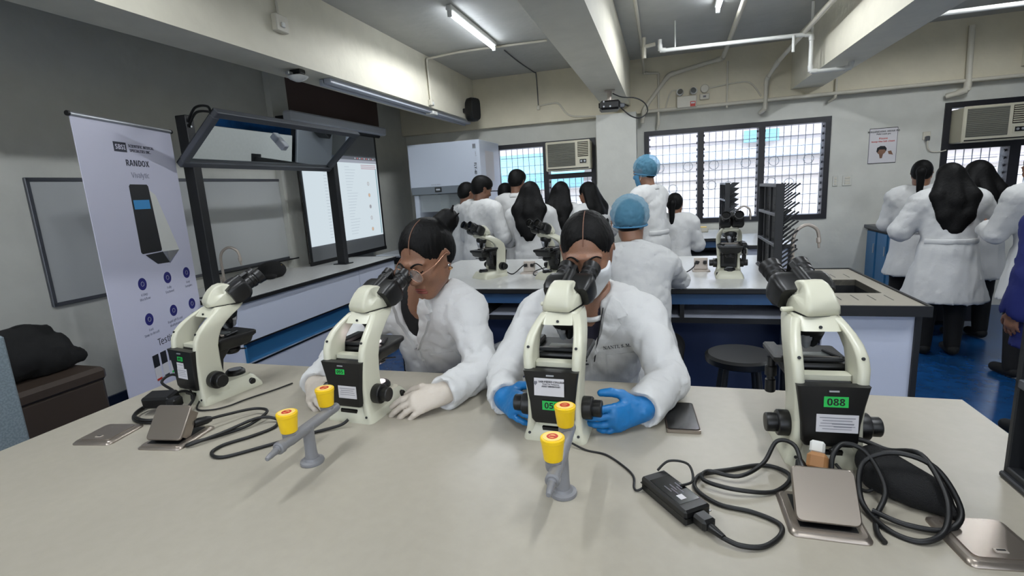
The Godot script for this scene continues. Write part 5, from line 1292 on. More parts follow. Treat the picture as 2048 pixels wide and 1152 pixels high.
func figure(called_label: String, j: Dictionary, o: Dictionary) -> Node3D:
	var base: Vector3 = j.base
	var n := thing("person", called_label, "person", base)
	for k in j.keys():
		if j[k] is Vector3 and not k in ["front", "right", "hd_l", "hd_r", "hn_l", "hn_r"]: j[k] -= base
	var cell: float = o.get("cell", 0.016)
	var hc: float = o.get("head_cell", 0.007)
	var b: Basis = j.hb
	var hs: float = o.get("head_size", 1.0)
	var neck_to: Vector3 = j.neck - (j.neck - j.head).normalized() * 0.01
	# body: one skin from head to feet
	var hf := head_field(j.head, b, neck_to, hc, hs)
	var box := bounds([j.neck, j.chest, j.waist, j.hip, j.sh_l, j.sh_r, j.el_l, j.el_r, j.wr_l, j.wr_r, j.kn_l, j.kn_r, j.an_l, j.an_r], 0.17)
	var bf := Field.new(box[0], box[1], cell)
	trunk(bf, j, 0.0)
	legs(bf, j, 0.0)
	bf.cone(j.neck, j.neck.lerp(j.chest, 0.3), 0.056, 0.07, 0.04)
	for s in ["l", "r"]: bf.cone(j["an_" + s] - Vector3(0, 0.02, 0), j["an_" + s] + j.front * 0.10 - Vector3(0, 0.045, 0), 0.032, 0.028, 0.02)
	var body_parts := [bf, hf]
	var hands := []
	for s in ["l", "r"]:
		if not o.get("hand_" + s, true): continue
		var h := hand_field(j["wr_" + s], o.get("hand_cell", 0.006))
		hand_shape(h, j["wr_" + s], j["hd_" + s], j["hn_" + s], 1.0 if s == "r" else -1.0, o.get("curl_" + s, [0.3, 0.35, 0.4, 0.45]), o.get("thumb_" + s, Vector2(0.2, 0.3)), 0.0012 if o.has("glove") else 0.0, o.get("hand_size", 0.95))
		if o.has("glove"):
			var e: Vector3 = (j["wr_" + s] - j["el_" + s]).normalized()
			h.cone(j["wr_" + s] - e * 0.045, j["wr_" + s], 0.036, 0.031, 0.012)
		hands.append(h)
	if not o.has("glove"): body_parts.append_array(hands)
	obj("body", skin(body_parts), M[o.get("skin", "skin")], n)
	if o.has("glove"):
		var gn := FastNoiseLite.new()
		gn.frequency = 60.0
		for h in hands: obj("glove", skin([h], func(p: Vector3, _n: Vector3) -> float: return gn.get_noise_3dv(p) * 0.0012), M[o.glove], n)
	brows(n, hf, j.head, b, hs)
	# clothing
	var cf: Field = null
	if o.has("coat"):
		var pts := [j.neck, j.chest, j.waist, j.hip, j.sh_l, j.sh_r, j.el_l, j.el_r, j.wr_l, j.wr_r]
		if o.has("hem"): pts.append(Vector3(j.hip.x, o.hem, j.hip.z))
		box = bounds(pts, 0.28 if o.has("hem") else 0.2)
		cf = Field.new(box[0], box[1], o.get("coat_cell", cell))
		var cr: float = o.get("coat_r", 0.018)
		trunk(cf, j, cr, true, o.get("sleeve", 0.93))
		if o.has("hem"):
			var hem = Vector3(j.hip.x, o.hem, j.hip.z) + j.front * o.get("hem_shift", 0.0)
			cf.cone(j.hip, hem, 0.14 + cr, o.get("flare", 0.23), 0.04, j.front, 1.28)
			cf.cut_plane(hem, Vector3.DOWN, 0.006)
		for s in ["l", "r"]:
			var e: Vector3 = j["wr_" + s] - j["el_" + s]
			var end: Vector3 = j["el_" + s] + e * o.get("sleeve", 0.93)
			cf.ball(end + e.normalized() * 0.052, Vector3.ONE * 0.054, Basis(), 0.004, true)
		if not o.has("hem") and o.has("lap"):
			for s in ["l", "r"]: cf.cone(j["hp_" + s], j["hp_" + s].lerp(j["kn_" + s], 0.8), 0.10, 0.085, 0.05)
		cf.dent(folds(o.get("fold", 1.0), j.waist.y - 0.06 if o.has("hem") and not o.has("lap") else -10.0))
		# neck hole, then the open front
		var axis: Vector3 = (j.head - j.neck).normalized()
		cf.ball(j.neck + axis * 0.06, Vector3(0.062, 0.075, 0.062), Basis(), 0.012, true)
		if o.has("open"):
			var q: Array = o.open
			cf.ball(j.chest + q[0], q[1], q[2], 0.006, true)
		obj("lab_coat" if not o.has("coat_name") else o.coat_name, skin([cf]), M[o.coat], n)
		# standing collar round the neck
		if o.get("collar", true):
			var ring := []
			var side: Vector3 = j.right
			for k in 15:
				var a := lerpf(-2.45, 2.45, k / 14.0)
				ring.append(j.neck + (j.chest - j.neck) * 0.06 - j.front * cos(a) * 0.072 + side * sin(a) * 0.078 + Vector3(0, 0.024 - 0.04 * (1.0 - cos(a)) * 0.5, 0))
			obj("collar", tube(ring, 0.010, 3, 8, -1.0, 2.6), M[o.coat], n)
		if o.get("belt", false):
			var ring := []
			for k in 13:
				var a := lerpf(-1.25, 1.25, k / 12.0)
				var d: Vector3 = (-j.front * cos(a) + j.right * sin(a)).normalized()
				ring.append(cf.hit(j.waist + Vector3(0, -0.02, 0) + d * 0.32, -d, 0.34) + d * 0.004)
			obj("half_belt", tube(ring, 0.007, 3, 8, -1.0, 3.0), M[o.coat], n)
	if o.get("trousers", true):
		var tf := Field.new(box[0].min(j.an_l - Vector3.ONE * 0.15).min(j.an_r - Vector3.ONE * 0.15), Vector3(box[1].x, j.hip.y + 0.12, box[1].z).max(j.kn_l + Vector3.ONE * 0.16).max(j.kn_r + Vector3.ONE * 0.16), 0.018)
		legs(tf, j, 0.020)
		tf.cone(j.hip + Vector3(0, 0.02, 0), (j.hp_l + j.hp_r) / 2, 0.135, 0.13, 0.05, j.front, 1.25)
		if o.has("hem") and not o.has("lap"): tf.cut_plane(Vector3(0, o.hem + 0.10, 0), Vector3.UP)
		obj("trousers", skin([tf]), M["trousers"], n)
		for s in ["l", "r"]:
			var a: Vector3 = j["an_" + s]
			var shf := Field.new(a - Vector3.ONE * 0.22, a + Vector3.ONE * 0.2, 0.010)
			shf.cone(a + Vector3(0, -0.03, 0) - j.front * 0.02, a + j.front * 0.13 - Vector3(0, 0.042, 0), 0.044, 0.034, 0.03)
			shf.cut_plane(a + Vector3(0, -0.078, 0), Vector3.DOWN)
			obj("shoe", skin([shf]), M["rubber"], n)
	# hair
	var style: String = o.get("hair", "short")
	if style == "net":
		var nf := Field.new(j.head - Vector3.ONE * 0.2, j.head + Vector3.ONE * 0.2, 0.008)
		nf.ball(j.head + b * (Vector3(0, 0.04, -0.025) * hs), Vector3(0.103, 0.108, 0.118) * hs, b, 0.02)
		nf.ball(j.head + b * (Vector3(0, -0.09, 0.11) * hs), Vector3(0.09, 0.13, 0.10) * hs, b, 0.012, true)
		nf.cut_plane(j.head + b * (Vector3(0, -0.055, -0.05) * hs), b * Vector3(0, -1, -0.15).normalized(), 0.02)
		var nn := FastNoiseLite.new()
		nn.frequency = 22.0
		nn.fractal_type = FastNoiseLite.FRACTAL_RIDGED
		nn.fractal_octaves = 2
		obj("hairnet", skin([nf], func(p: Vector3, _n: Vector3) -> float: return nn.get_noise_3dv(p) * 0.005), M["hairnet"], n)
		var inside := hair_field(j.head, b, "short", 0.009, hs * 0.97)
		obj("hair", skin([inside]), M["hair"], n)
		var band := []
		for k in 17:
			var a := TAU * k / 16.0
			band.append(j.head + b * (Vector3(0.088 * sin(a), -0.045 + 0.055 * (cos(a) * 0.5 + 0.5), 0.0 + 0.088 * cos(a)) * hs))
		obj("elastic_band", tube(band, 0.005, 3, 6), M["mask_blue"], n)
	else:
		var f := hair_field(j.head, b, style, o.get("hair_cell", 0.008), hs, o.get("hair_down", Vector3.DOWN))
		for q in o.get("tufts", []): f.cone(j.head + b * q[0], j.head + b * q[1], q[2], q[3], 0.012)
		var hn := FastNoiseLite.new()
		hn.frequency = 1.0
		hn.seed = 9
		obj("hair", skin([f], func(p: Vector3, _n: Vector3) -> float: return hn.get_noise_3d(p.x * 120.0, p.y * 16.0, p.z * 120.0) * 0.0020), M["hair"], n)
	if o.has("mask"):
		var mf := head_field(j.head, b, neck_to, 0.006 if hc > 0.005 else 0.004, hs)
		for i in mf.d.size(): mf.d[i] -= 0.0055
		mf.cut_plane(j.head + b * (Vector3(0, -0.012, 0.05) * hs), b.y)
		mf.cut_plane(j.head + b * (Vector3(0, 0, 0.022) * hs), -b.z)
		mf.cut_plane(j.head + b * (Vector3(0, -0.118, 0) * hs), -b.y)
		obj("face_mask", skin([mf]), M[o.mask], n)
		for x in [-1.0, 1.0]:
			obj("ear_loop", tube([j.head + b * (Vector3(0.062 * x, -0.02, 0.03) * hs), j.head + b * (Vector3(0.074 * x, 0.012, 0.0) * hs), j.head + b * (Vector3(0.080 * x, 0.02, -0.014) * hs), j.head + b * (Vector3(0.072 * x, -0.04, 0.0) * hs), j.head + b * (Vector3(0.058 * x, -0.075, 0.03) * hs)], 0.0016, 4, 5), M["mask"], n)
	n.set_meta("field", cf)
	n.set_meta("head_field", hf)
	return n

# a standing person from a few numbers; phi turns from facing the back wall towards the right
func stander(label: String, x: float, z: float, phi: float, h: float, o: Dictionary) -> Node3D:
	var s := h / 1.62
	var a := deg_to_rad(phi)
	var fr := Vector3(sin(a), 0, -cos(a))
	var rt := Vector3(-fr.z, 0, fr.x)
	var g := Vector3(x, 0, z)
	var up := Vector3.UP
	var lean: float = o.get("lean", 0.04)
	var j := {"base": g, "front": fr, "right": rt}
	j.hip = g + up * 0.88 * s
	j.waist = g + up * 1.02 * s + fr * lean * 0.2
	j.chest = g + up * 1.21 * s + fr * lean * 0.7
	j.neck = g + up * 1.365 * s + fr * lean * 1.1
	j.head = g + up * (1.515 * s - lean * 0.25) + fr * (lean * 1.4 + 0.03)
	var pitch := deg_to_rad(o.get("pitch", -18.0))
	var yw := deg_to_rad(o.get("turn", 0.0))
	var hf := fr * cos(yw) + rt * sin(yw)
	j.hb = head_basis(hf * cos(pitch) + up * sin(pitch))
	for k in ["l", "r"]:
		var d := -1.0 if k == "l" else 1.0
		var sh: Vector3 = j.neck - up * 0.065 * s + rt * d * o.get("shoulder", 0.180) * s
		j["sh_" + k] = sh
		var pose: String = o.get("arm_" + k, o.get("arms", "front"))
		if pose == "front":
			j["el_" + k] = sh - up * 0.25 * s + fr * 0.05 + rt * d * 0.06
			j["wr_" + k] = j["el_" + k] + fr * 0.19 - rt * d * 0.10 + up * 0.02
			j["hd_" + k] = fr - rt * d * 0.4
			j["hn_" + k] = -rt * d
		elif pose == "down":
			j["el_" + k] = sh - up * 0.27 * s + rt * d * 0.055 - fr * 0.02
			j["wr_" + k] = j["el_" + k] - up * 0.23 * s + fr * 0.04 + rt * d * 0.01
			j["hd_" + k] = -up + fr * 0.1
			j["hn_" + k] = -rt * d
		else:
			j["el_" + k] = sh - up * 0.22 * s + fr * 0.02 + rt * d * 0.12
			j["wr_" + k] = j["el_" + k] + fr * 0.16 - rt * d * 0.16 + up * 0.10
			j["hd_" + k] = fr * 0.5 - rt * d + up * 0.2
			j["hn_" + k] = -up
		j["hp_" + k] = j.hip - up * 0.05 + rt * d * 0.085
		j["kn_" + k] = g + up * 0.46 * s + rt * d * 0.09 + fr * 0.015
		j["an_" + k] = g + up * 0.078 + rt * d * 0.095
	if not o.has("hem"): o.hem = 0.36 * h
	if not o.has("coat_r"): o.coat_r = 0.030
	o.head_size = o.get("head_size", 1.0) * lerpf(1.0, s, 0.5)
	return figure(label, j, o)

func people() -> void:
	fold_noise.seed = 17
	fold_noise.frequency = 1.0
	woman_in_glasses()
	woman_in_mask()
	seated_hairnet()
	var base := {"fold": 1.1, "cell": 0.02, "coat_cell": 0.016, "hand_cell": 0.008}
	var crowd := [
		["young man with short hair in a lab coat, leftmost of the crowd by the cabinet", -2.03, -5.02, 40.0, 1.59, {"coat": "coat", "hair": "short", "skin": "skin_dark"}],
		["young man with short hair and a broad lab coat beside the wide haired woman", -1.73, -4.66, 28.0, 1.63, {"coat": "coat", "hair": "short_thick", "skin": "skin_dark", "turn": 15.0, "coat_r": 0.040, "shoulder": 0.195}],
		["dark haired student mostly hidden between two young men of the group", -1.70, -5.45, 5.0, 1.555, {"coat": "coat", "hair": "short_thick"}],
		["tall young man with short curly hair before the barred window", -1.51, -5.25, 8.0, 1.69, {"coat": "coat", "hair": "short_thick", "skin": "skin_dark"}],
		["woman with long wide dark hair down her back beside the cabinet group", -1.20, -4.66, -4.0, 1.55, {"coat": "coat", "hair": "long_wide"}],
		["woman with long straight dark hair under the air conditioner", -0.985, -5.0, 6.0, 1.535, {"coat": "coat", "hair": "long"}],
		["woman with long dark hair leaning to the left before the white pillar", -0.60, -5.05, -55.0, 1.525, {"coat": "coat", "hair": "long", "arms": "up", "pitch": -28.0, "lean": 0.08}],
		["standing woman in a blue hairnet, glasses and face mask before the widest window", -0.085, -4.75, -62.0, 1.70, {"coat": "coat", "hair": "net", "mask": "mask_blue", "belt": true, "pitch": -8.0, "specs": true}],
		["student with a dark ponytail half hidden behind the standing woman in a hairnet", 0.085, -5.05, 12.0, 1.36, {"coat": "coat", "hair": "pony"}],
		["woman with a low ponytail in a lab coat beside the blue cupboards", 2.12, -5.28, 24.0, 1.53, {"coat": "coat", "hair": "pony", "belt": true}],
		["woman with long wide dark hair in a belted lab coat and black trousers", 2.11, -4.72, 3.0, 1.49, {"coat": "coat", "hair": "long_wide", "belt": true, "arms": "up", "coat_r": 0.048, "flare": 0.29, "shoulder": 0.19, "hem": 0.45}],
		["woman with long dark hair right of the woman in black trousers", 2.53, -5.2, -8.0, 1.50, {"coat": "coat", "hair": "long_wide"}],
		["person in a white coat cut off by the right edge of the view", 2.43, -4.25, -15.0, 1.55, {"coat": "coat", "hair": "long"}],
		["person in a deep blue smock passing at the right edge of the view", 1.99, -3.25, -25.0, 1.45, {"coat": "scrub_blue", "hair": "short_thick", "coat_name": "smock", "arms": "down"}],
	]
	for q in crowd:
		var o: Dictionary = base.duplicate()
		o.merge(q[5], true)
		o.cell = 0.02
		var p := stander(q[0], q[1], q[2], q[3], q[4], o)
		p.remove_meta("field")
		p.remove_meta("head_field")
		if o.has("specs"):
			for c in p.get_children():
				if c.name == "face_mask":
					pass
func seated(base: Vector3, front: Vector3, hip: Vector3) -> Dictionary:
	var j := {"base": base, "front": front, "right": Vector3(-front.z, 0, front.x), "hip": hip}
	for k in ["l", "r"]:
		var d := -1.0 if k == "l" else 1.0
		j["hp_" + k] = hip + j.right * d * 0.085 - Vector3(0, 0.03, 0) + front * 0.03
		j["kn_" + k] = j["hp_" + k] + front * 0.30 + j.right * d * 0.03 - Vector3(0, 0.02, 0)
		j["an_" + k] = Vector3(j["kn_" + k].x, 0.078, j["kn_" + k].z) - front * 0.06
	return j

func woman_in_glasses() -> void:
	var fr := Vector3(-0.30, 0, 0.954)
	var j := seated(Vector3(-0.82, 0, -1.72), fr, Vector3(-0.82, 0.62, -1.72))
	j.waist = Vector3(-0.81, 0.86, -1.67)
	j.chest = Vector3(-0.785, 1.06, -1.60)
	j.neck = Vector3(-0.755, 1.175, -1.55)
	j.head = Vector3(-0.704, 1.302, -1.43)
	j.hb = head_basis(Vector3(-0.22, -0.46, 0.86))
	j.sh_l = Vector3(-0.615, 1.115, -1.50)
	j.sh_r = Vector3(-0.945, 1.105, -1.60)
	j.el_l = Vector3(-0.535, 0.955, -1.40)
	j.wr_l = Vector3(-0.590, 0.945, -1.222)
	j.el_r = Vector3(-1.07, 0.955, -1.42)
	j.wr_r = Vector3(-1.02, 0.94, -1.235)
	j.hd_l = Vector3(-0.74, -0.12, 0.66)
	j.hn_l = Vector3(-0.32, -0.80, -0.48)
	j.hd_r = Vector3(0.62, 0.0, 0.78)
	j.hn_r = Vector3(0.6, -0.8, -0.3)
	var head_at: Vector3 = j.head - j.base
	var hb: Basis = j.hb
	var chest: Vector3 = j.chest - j.base
	var open_up := Basis(Vector3(1, 0, 0), -0.35)
	var n := figure("seated woman in glasses and pale gloves looking into the microscope numbered 095", j, {
		"cell": 0.014, "coat_cell": 0.0085, "head_cell": 0.0036, "hand_cell": 0.0029, "hair_cell": 0.0042, "coat": "coat", "glove": "glove_white", "lap": true, "fold": 1.0, "collar": false,
		"hair": "short", "curl_l": [0.30, 0.34, 0.38, 0.42], "curl_r": [0.4, 0.45, 0.5, 0.5], "thumb_l": Vector2(0.3, 0.5), "open": [fr * 0.095 + Vector3(0.0, 0.065, 0.0), Vector3(0.042, 0.125, 0.07), open_up], "coat_r": 0.019, "head_size": 0.94, "hand_size": 0.98,
		"tufts": [[Vector3(0.0, 0.04, -0.09), Vector3(0.03, 0.06, -0.12), 0.042, 0.036], [Vector3(0.05, 0.08, -0.12), Vector3(0.066, 0.105, -0.13), 0.007, 0.003], [Vector3(0.06, 0.07, -0.115), Vector3(0.084, 0.082, -0.12), 0.006, 0.003]]})
	var hf: Field = n.get_meta("head_field")
	var cf: Field = n.get_meta("field")
	var on := func(x: float, y: float, z: float) -> Vector3: return head_at + hb * (Vector3(x, y, z) * 0.94)
	# black top under the coat
	var jj := {}
	for k in j: jj[k] = j[k]
	inner_top(n, j, chest, fr, "shirt_black", 0.075)
	var rt: Vector3 = j.right
	lapels(n, cf, chest, rt, fr, 0.0)
	obj("pocket", flap(cf, [Vector2(0.045, -0.10), Vector2(0.135, -0.09), Vector2(0.135, -0.19), Vector2(0.05, -0.20)], chest, -rt, Vector3.UP, fr, 0.003), M["coat"], n)
	for y in [-0.13, -0.21]: obj("button", cyl(0.008, 0.004, 12, 0.001), M["white_plastic"], n, along(cf.hit(chest + Vector3(0, y, 0) + fr * 0.3, -fr, 0.4), fr))
	# glasses
	for x in [-1.0, 1.0]:
		obj("spectacle_rim", torus(0.024, 0.0012), M["spectacle"], n, Transform3D(hb * Basis(Vector3(1, 0, 0), PI / 2), on.call(0.032 * x, 0.004, 0.108)))
		obj("spectacle_lens", cyl(0.023, 0.001, 20), M["lens"], n, Transform3D(hb * Basis(Vector3(1, 0, 0), PI / 2), on.call(0.032 * x, 0.004, 0.108)))
		obj("spectacle_temple", tube([on.call(0.056 * x, 0.010, 0.106), on.call(0.078 * x, 0.012, 0.06), on.call(0.083 * x, 0.016, 0.0), on.call(0.080 * x, 0.0, -0.02)], 0.0021, 4, 6), M["spectacle"], n)
		obj("earring", cyl(0.0045, 0.004, 12, 0.001), M["chrome"], n, along(on.call(0.081 * x, -0.028, 0.004), hb.x * x))
		obj("earring", torus(0.006, 0.0014), M["gold"], n, Transform3D(hb * Basis(Vector3(0, 1, 0), 0.4), on.call(0.082 * x, -0.040, 0.004)))
	obj("spectacle_bridge", tube([on.call(-0.009, 0.008, 0.110), on.call(0, 0.012, 0.113), on.call(0.009, 0.008, 0.110)], 0.0016, 4, 6), M["spectacle"], n)
	lips(n, hf, head_at, hb)
	parting(n, head_at, hb, 0.012)
	var neck: Vector3 = j.neck
	var lace := []
	for k in 11:
		var a := lerpf(-1.5, 1.5, k / 10.0)
		lace.append(neck + fr * (0.058 * cos(a) + 0.012) + rt * 0.058 * sin(a) + Vector3(0, -0.035 - 0.028 * cos(a), 0))
	obj("necklace", tube(lace, 0.0012, 3, 5), M["gold"], n)
	obj("pendant", cyl(0.005, 0.003, 10, 0.001), M["gold"], n, along(lace[5], fr))
	n.remove_meta("field")
	n.remove_meta("head_field")

func inner_top(n: Node3D, j: Dictionary, chest: Vector3, fr: Vector3, m: String, drop: float) -> void:
	# j is already relative to the person's base here
	var box := bounds([j.neck, j.chest, j.waist, j.hip, j.sh_l, j.sh_r], 0.16)
	var f := Field.new(box[0], box[1], 0.010)
	trunk(f, j, 0.004, false)
	f.ball(j.neck + Vector3(0, 0.06, 0) + fr * 0.01, Vector3(0.075, 0.06 + drop, 0.075), Basis(), 0.01, true)
	obj("top", skin([f]), M[m], n)

func lapels(n: Node3D, cf: Field, chest: Vector3, rt: Vector3, fr: Vector3, shift: float) -> void:
	for s in [-1.0, 1.0]:
		var o := [Vector2(0.070, 0.112), Vector2(0.096, 0.095), Vector2(0.116, 0.060), Vector2(0.088, 0.050), Vector2(0.098, 0.032), Vector2(0.008, -0.088), Vector2(0.043, 0.01), Vector2(0.050, 0.06)]
		var poly := []
		for q in o: poly.append(Vector2(q.x * s, q.y))
		obj("lapel", flap(cf, poly, chest + Vector3(0, shift, 0), rt, Vector3.UP, fr, 0.013, 0.008), M["coat"], n)
	obj("front_seam", flap(cf, [Vector2(-0.003, -0.07), Vector2(0.003, -0.07), Vector2(0.003, -0.26), Vector2(-0.003, -0.26)], chest, rt, Vector3.UP, fr, 0.002, 0.01), M["coat"], n)

func lips(n: Node3D, hf: Field, c: Vector3, b: Basis) -> void:
	for q in [[-0.0625, 0.0042], [-0.0735, 0.0052]]:
		var pts := []
		for x in [-0.02, -0.010, 0.0, 0.010, 0.02]: pts.append(hf.hit(c + b * Vector3(x, q[0] - absf(x) * 0.1, 0.14), -b.z, 0.1) - b.z * 0.0015)
		obj("lip", tube(pts, q[1], 3, 6), M["lips"], n)

func parting(n: Node3D, c: Vector3, b: Basis, x: float) -> void:
	var pts := []
	for a in [0.30, 0.55, 0.85, 1.15, 1.45, 1.7]: pts.append(c + b * (Vector3(x, 0.036 + 0.0900 * sin(a), -0.016 + 0.0972 * cos(a)) * 0.94))
	obj("hair_parting", tube(pts, 0.0017, 4, 6, 0.0012), M["skin_dark"], n)

func woman_in_mask() -> void:
	var fr := Vector3(0.02, 0, 1).normalized()
	var j := seated(Vector3(-0.22, 0, -1.70), fr, Vector3(-0.22, 0.62, -1.70))
	j.waist = Vector3(-0.222, 0.86, -1.655)
	j.chest = Vector3(-0.220, 1.045, -1.60)
	j.neck = Vector3(-0.214, 1.16, -1.56)
	j.head = Vector3(-0.210, 1.302, -1.445)
	j.hb = head_basis(Vector3(0.03, -0.36, 0.93))
	j.sh_l = Vector3(-0.060, 1.085, -1.545)
	j.sh_r = Vector3(-0.388, 1.085, -1.55)
	j.el_l = Vector3(0.012, 0.952, -1.385)
	j.wr_l = Vector3(-0.052, 0.945, -1.205)
	j.el_r = Vector3(-0.462, 0.952, -1.385)
	j.wr_r = Vector3(-0.405, 0.945, -1.215)
	j.hd_l = Vector3(-0.74, -0.06, 0.66)
	j.hn_l = Vector3(-0.68, -0.10, -0.72)
	j.hd_r = Vector3(0.60, 0.15, 0.78)
	j.hn_r = Vector3(0.6, -0.5, -0.6)
	var chest: Vector3 = j.chest - j.base
	var head_at: Vector3 = j.head - j.base
	var hb: Basis = j.hb
	var n := figure("seated woman in a white face mask and blue gloves at the microscope numbered 058", j, {
		"cell": 0.014, "coat_cell": 0.0085, "head_cell": 0.0036, "hand_cell": 0.0029, "hair_cell": 0.0042, "coat": "coat", "glove": "glove_blue", "lap": true, "fold": 0.95, "collar": false, "mask": "mask",
		"hair": "short", "curl_l": [0.28, 0.42, 0.46, 0.5], "curl_r": [0.4, 0.5, 0.5, 0.5], "thumb_l": Vector2(0.3, 0.4), "open": [fr * 0.095 + Vector3(0, 0.075, 0), Vector3(0.038, 0.12, 0.07), Basis(Vector3(1, 0, 0), -0.35)], "coat_r": 0.019, "head_size": 0.94, "hand_size": 0.98,
		"tufts": [[Vector3(0, 0.0, -0.10), Vector3(0, -0.02, -0.13), 0.04, 0.04]]})
	var cf: Field = n.get_meta("field")
	inner_top(n, j, chest, fr, "shirt_plum", 0.02)
	var rt: Vector3 = j.right
	lapels(n, cf, chest, rt, fr, 0.012)
	obj("pocket", flap(cf, [Vector2(0.050, -0.065), Vector2(0.140, -0.055), Vector2(0.140, -0.165), Vector2(0.055, -0.175)], chest, -rt, Vector3.UP, fr, 0.003), M["coat"], n)
	var at := cf.hit(chest - rt * 0.092 + Vector3(0, -0.025, 0) + fr * 0.3, -fr, 0.4)
	obj("embroidery", words("NANTI, S.M.D.", 0.0135, true, true), M["ink"], n, Transform3D(Basis(Vector3(0, 1, 0), 0.12) * Basis(Vector3(0, 0, 1), 0.12) * Basis(Vector3(1, 0, 0), -0.2), at + fr * 0.017))
	var neck: Vector3 = j.neck
	obj("shirt_collar", tube([neck - rt * 0.06 + fr * 0.02 + Vector3(0, -0.03, 0), neck - rt * 0.04 + fr * 0.065 + Vector3(0, -0.055, 0), neck + fr * 0.078 + Vector3(0, -0.065, 0), neck + rt * 0.04 + fr * 0.065 + Vector3(0, -0.055, 0), neck + rt * 0.06 + fr * 0.02 + Vector3(0, -0.03, 0)], 0.008, 4, 8), M["coat"], n)
	for s in [-1.0, 1.0]:
		var pts := []
		for y in [0.09, 0.05, 0.0, -0.05, -0.09]: pts.append(cf.hit(chest + rt * s * (0.012 + 0.034 * clampf((y + 0.09) / 0.18, 0, 1)) + Vector3(0, y, 0) + fr * 0.25, -fr, 0.4) + fr * 0.006)
		obj("lanyard", tube(pts, 0.0045, 4, 6, -1.0, 0.4), M["ink"], n)
	parting(n, head_at, hb, 0.0)
	n.remove_meta("field")
	n.remove_meta("head_field")

func seated_hairnet() -> void:
	var fr := Vector3(0.05, 0, -1).normalized()
	var j := seated(Vector3(-0.09, 0, -2.60), fr, Vector3(-0.09, 0.62, -2.60))
	j.waist = Vector3(-0.105, 0.86, -2.66)
	j.chest = Vector3(-0.13, 1.03, -2.72)
	j.neck = Vector3(-0.155, 1.155, -2.78)
	j.head = Vector3(-0.172, 1.285, -2.83)
	j.hb = head_basis(Vector3(0.1, -0.25, -0.95))
	j.sh_l = Vector3(-0.290, 1.075, -2.78)
	j.sh_r = Vector3(0.015, 1.065, -2.74)
	j.el_r = Vector3(0.085, 0.95, -2.94)
	j.wr_r = Vector3(0.0, 0.945, -3.12)
	j.el_l = Vector3(-0.38, 0.95, -2.94)
	j.wr_l = Vector3(-0.30, 0.945, -3.12)
	j.hd_r = Vector3(-0.3, 0, -1)
	j.hn_r = Vector3(0, -1, 0)
	j.hd_l = Vector3(0.3, 0, -1)
	j.hn_l = Vector3(0, -1, 0)
	var n := figure("seated woman in a blue hairnet seen from behind at the island bench", j, {"cell": 0.018, "coat_cell": 0.011, "coat": "coat", "hair": "net", "lap": true, "fold": 1.3, "hem": 0.50, "flare": 0.17, "hem_shift": -0.02})
	n.remove_meta("field")
	n.remove_meta("head_field")
var M := {}
var counts := {}
var meshes := {}

# ---------------------------------------------------------------- naming and tagging
func numbered(called: String, par: Node) -> String:
	var key := "%s/%s" % [str(par.get_instance_id()) if par else "", called]
	var n: int = counts.get(key, 0)
	counts[key] = n + 1
	return called if n == 0 else "%s_%03d" % [called, n]

func put(o: Node3D, called: String, par: Node = null) -> Node3D:
	o.name = numbered(called, par)
	(par if par else self).add_child(o, true)
	return o

func tag(o: Node3D, label: String, category: String, group := "") -> Node3D:
	o.set_meta("label", label)
	if category: o.set_meta("category", category)
	if group: o.set_meta("group", group)
	return o

func thing(called: String, label: String, category: String, at := Vector3.ZERO, turn := 0.0, group := "") -> Node3D:
	var o := Node3D.new()
	put(o, called)
	o.position = at
	o.rotation.y = turn
	tag(o, label, category, group)
	return o

func obj(called: String, mesh: Mesh, m: Material, par: Node = null, xf := Transform3D(), label := "") -> MeshInstance3D:
	var o := MeshInstance3D.new()
	o.mesh = mesh
	o.material_override = m
	o.transform = xf
	put(o, called, par)
	if label: o.set_meta("label", label)
	return o

func struct(called: String, mesh: Mesh, m: Material, xf := Transform3D(), label := "") -> MeshInstance3D:
	var o := obj(called, mesh, m, null, xf, label)
	o.set_meta("kind", "structure")
	return o

func T(x: float, y: float, z: float) -> Transform3D:
	return Transform3D(Basis(), Vector3(x, y, z))

func TR(x: float, y: float, z: float, rx := 0.0, ry := 0.0, rz := 0.0) -> Transform3D:
	return Transform3D(Basis.from_euler(Vector3(deg_to_rad(rx), deg_to_rad(ry), deg_to_rad(rz))), Vector3(x, y, z))

# a frame whose y axis runs along d
func along(at: Vector3, d: Vector3) -> Transform3D:
	var y := d.normalized()
	var x := y.cross(Vector3(0, 0, 1) if absf(y.z) < 0.9 else Vector3(1, 0, 0)).normalized()
	return Transform3D(Basis(x, y, x.cross(y)), at)

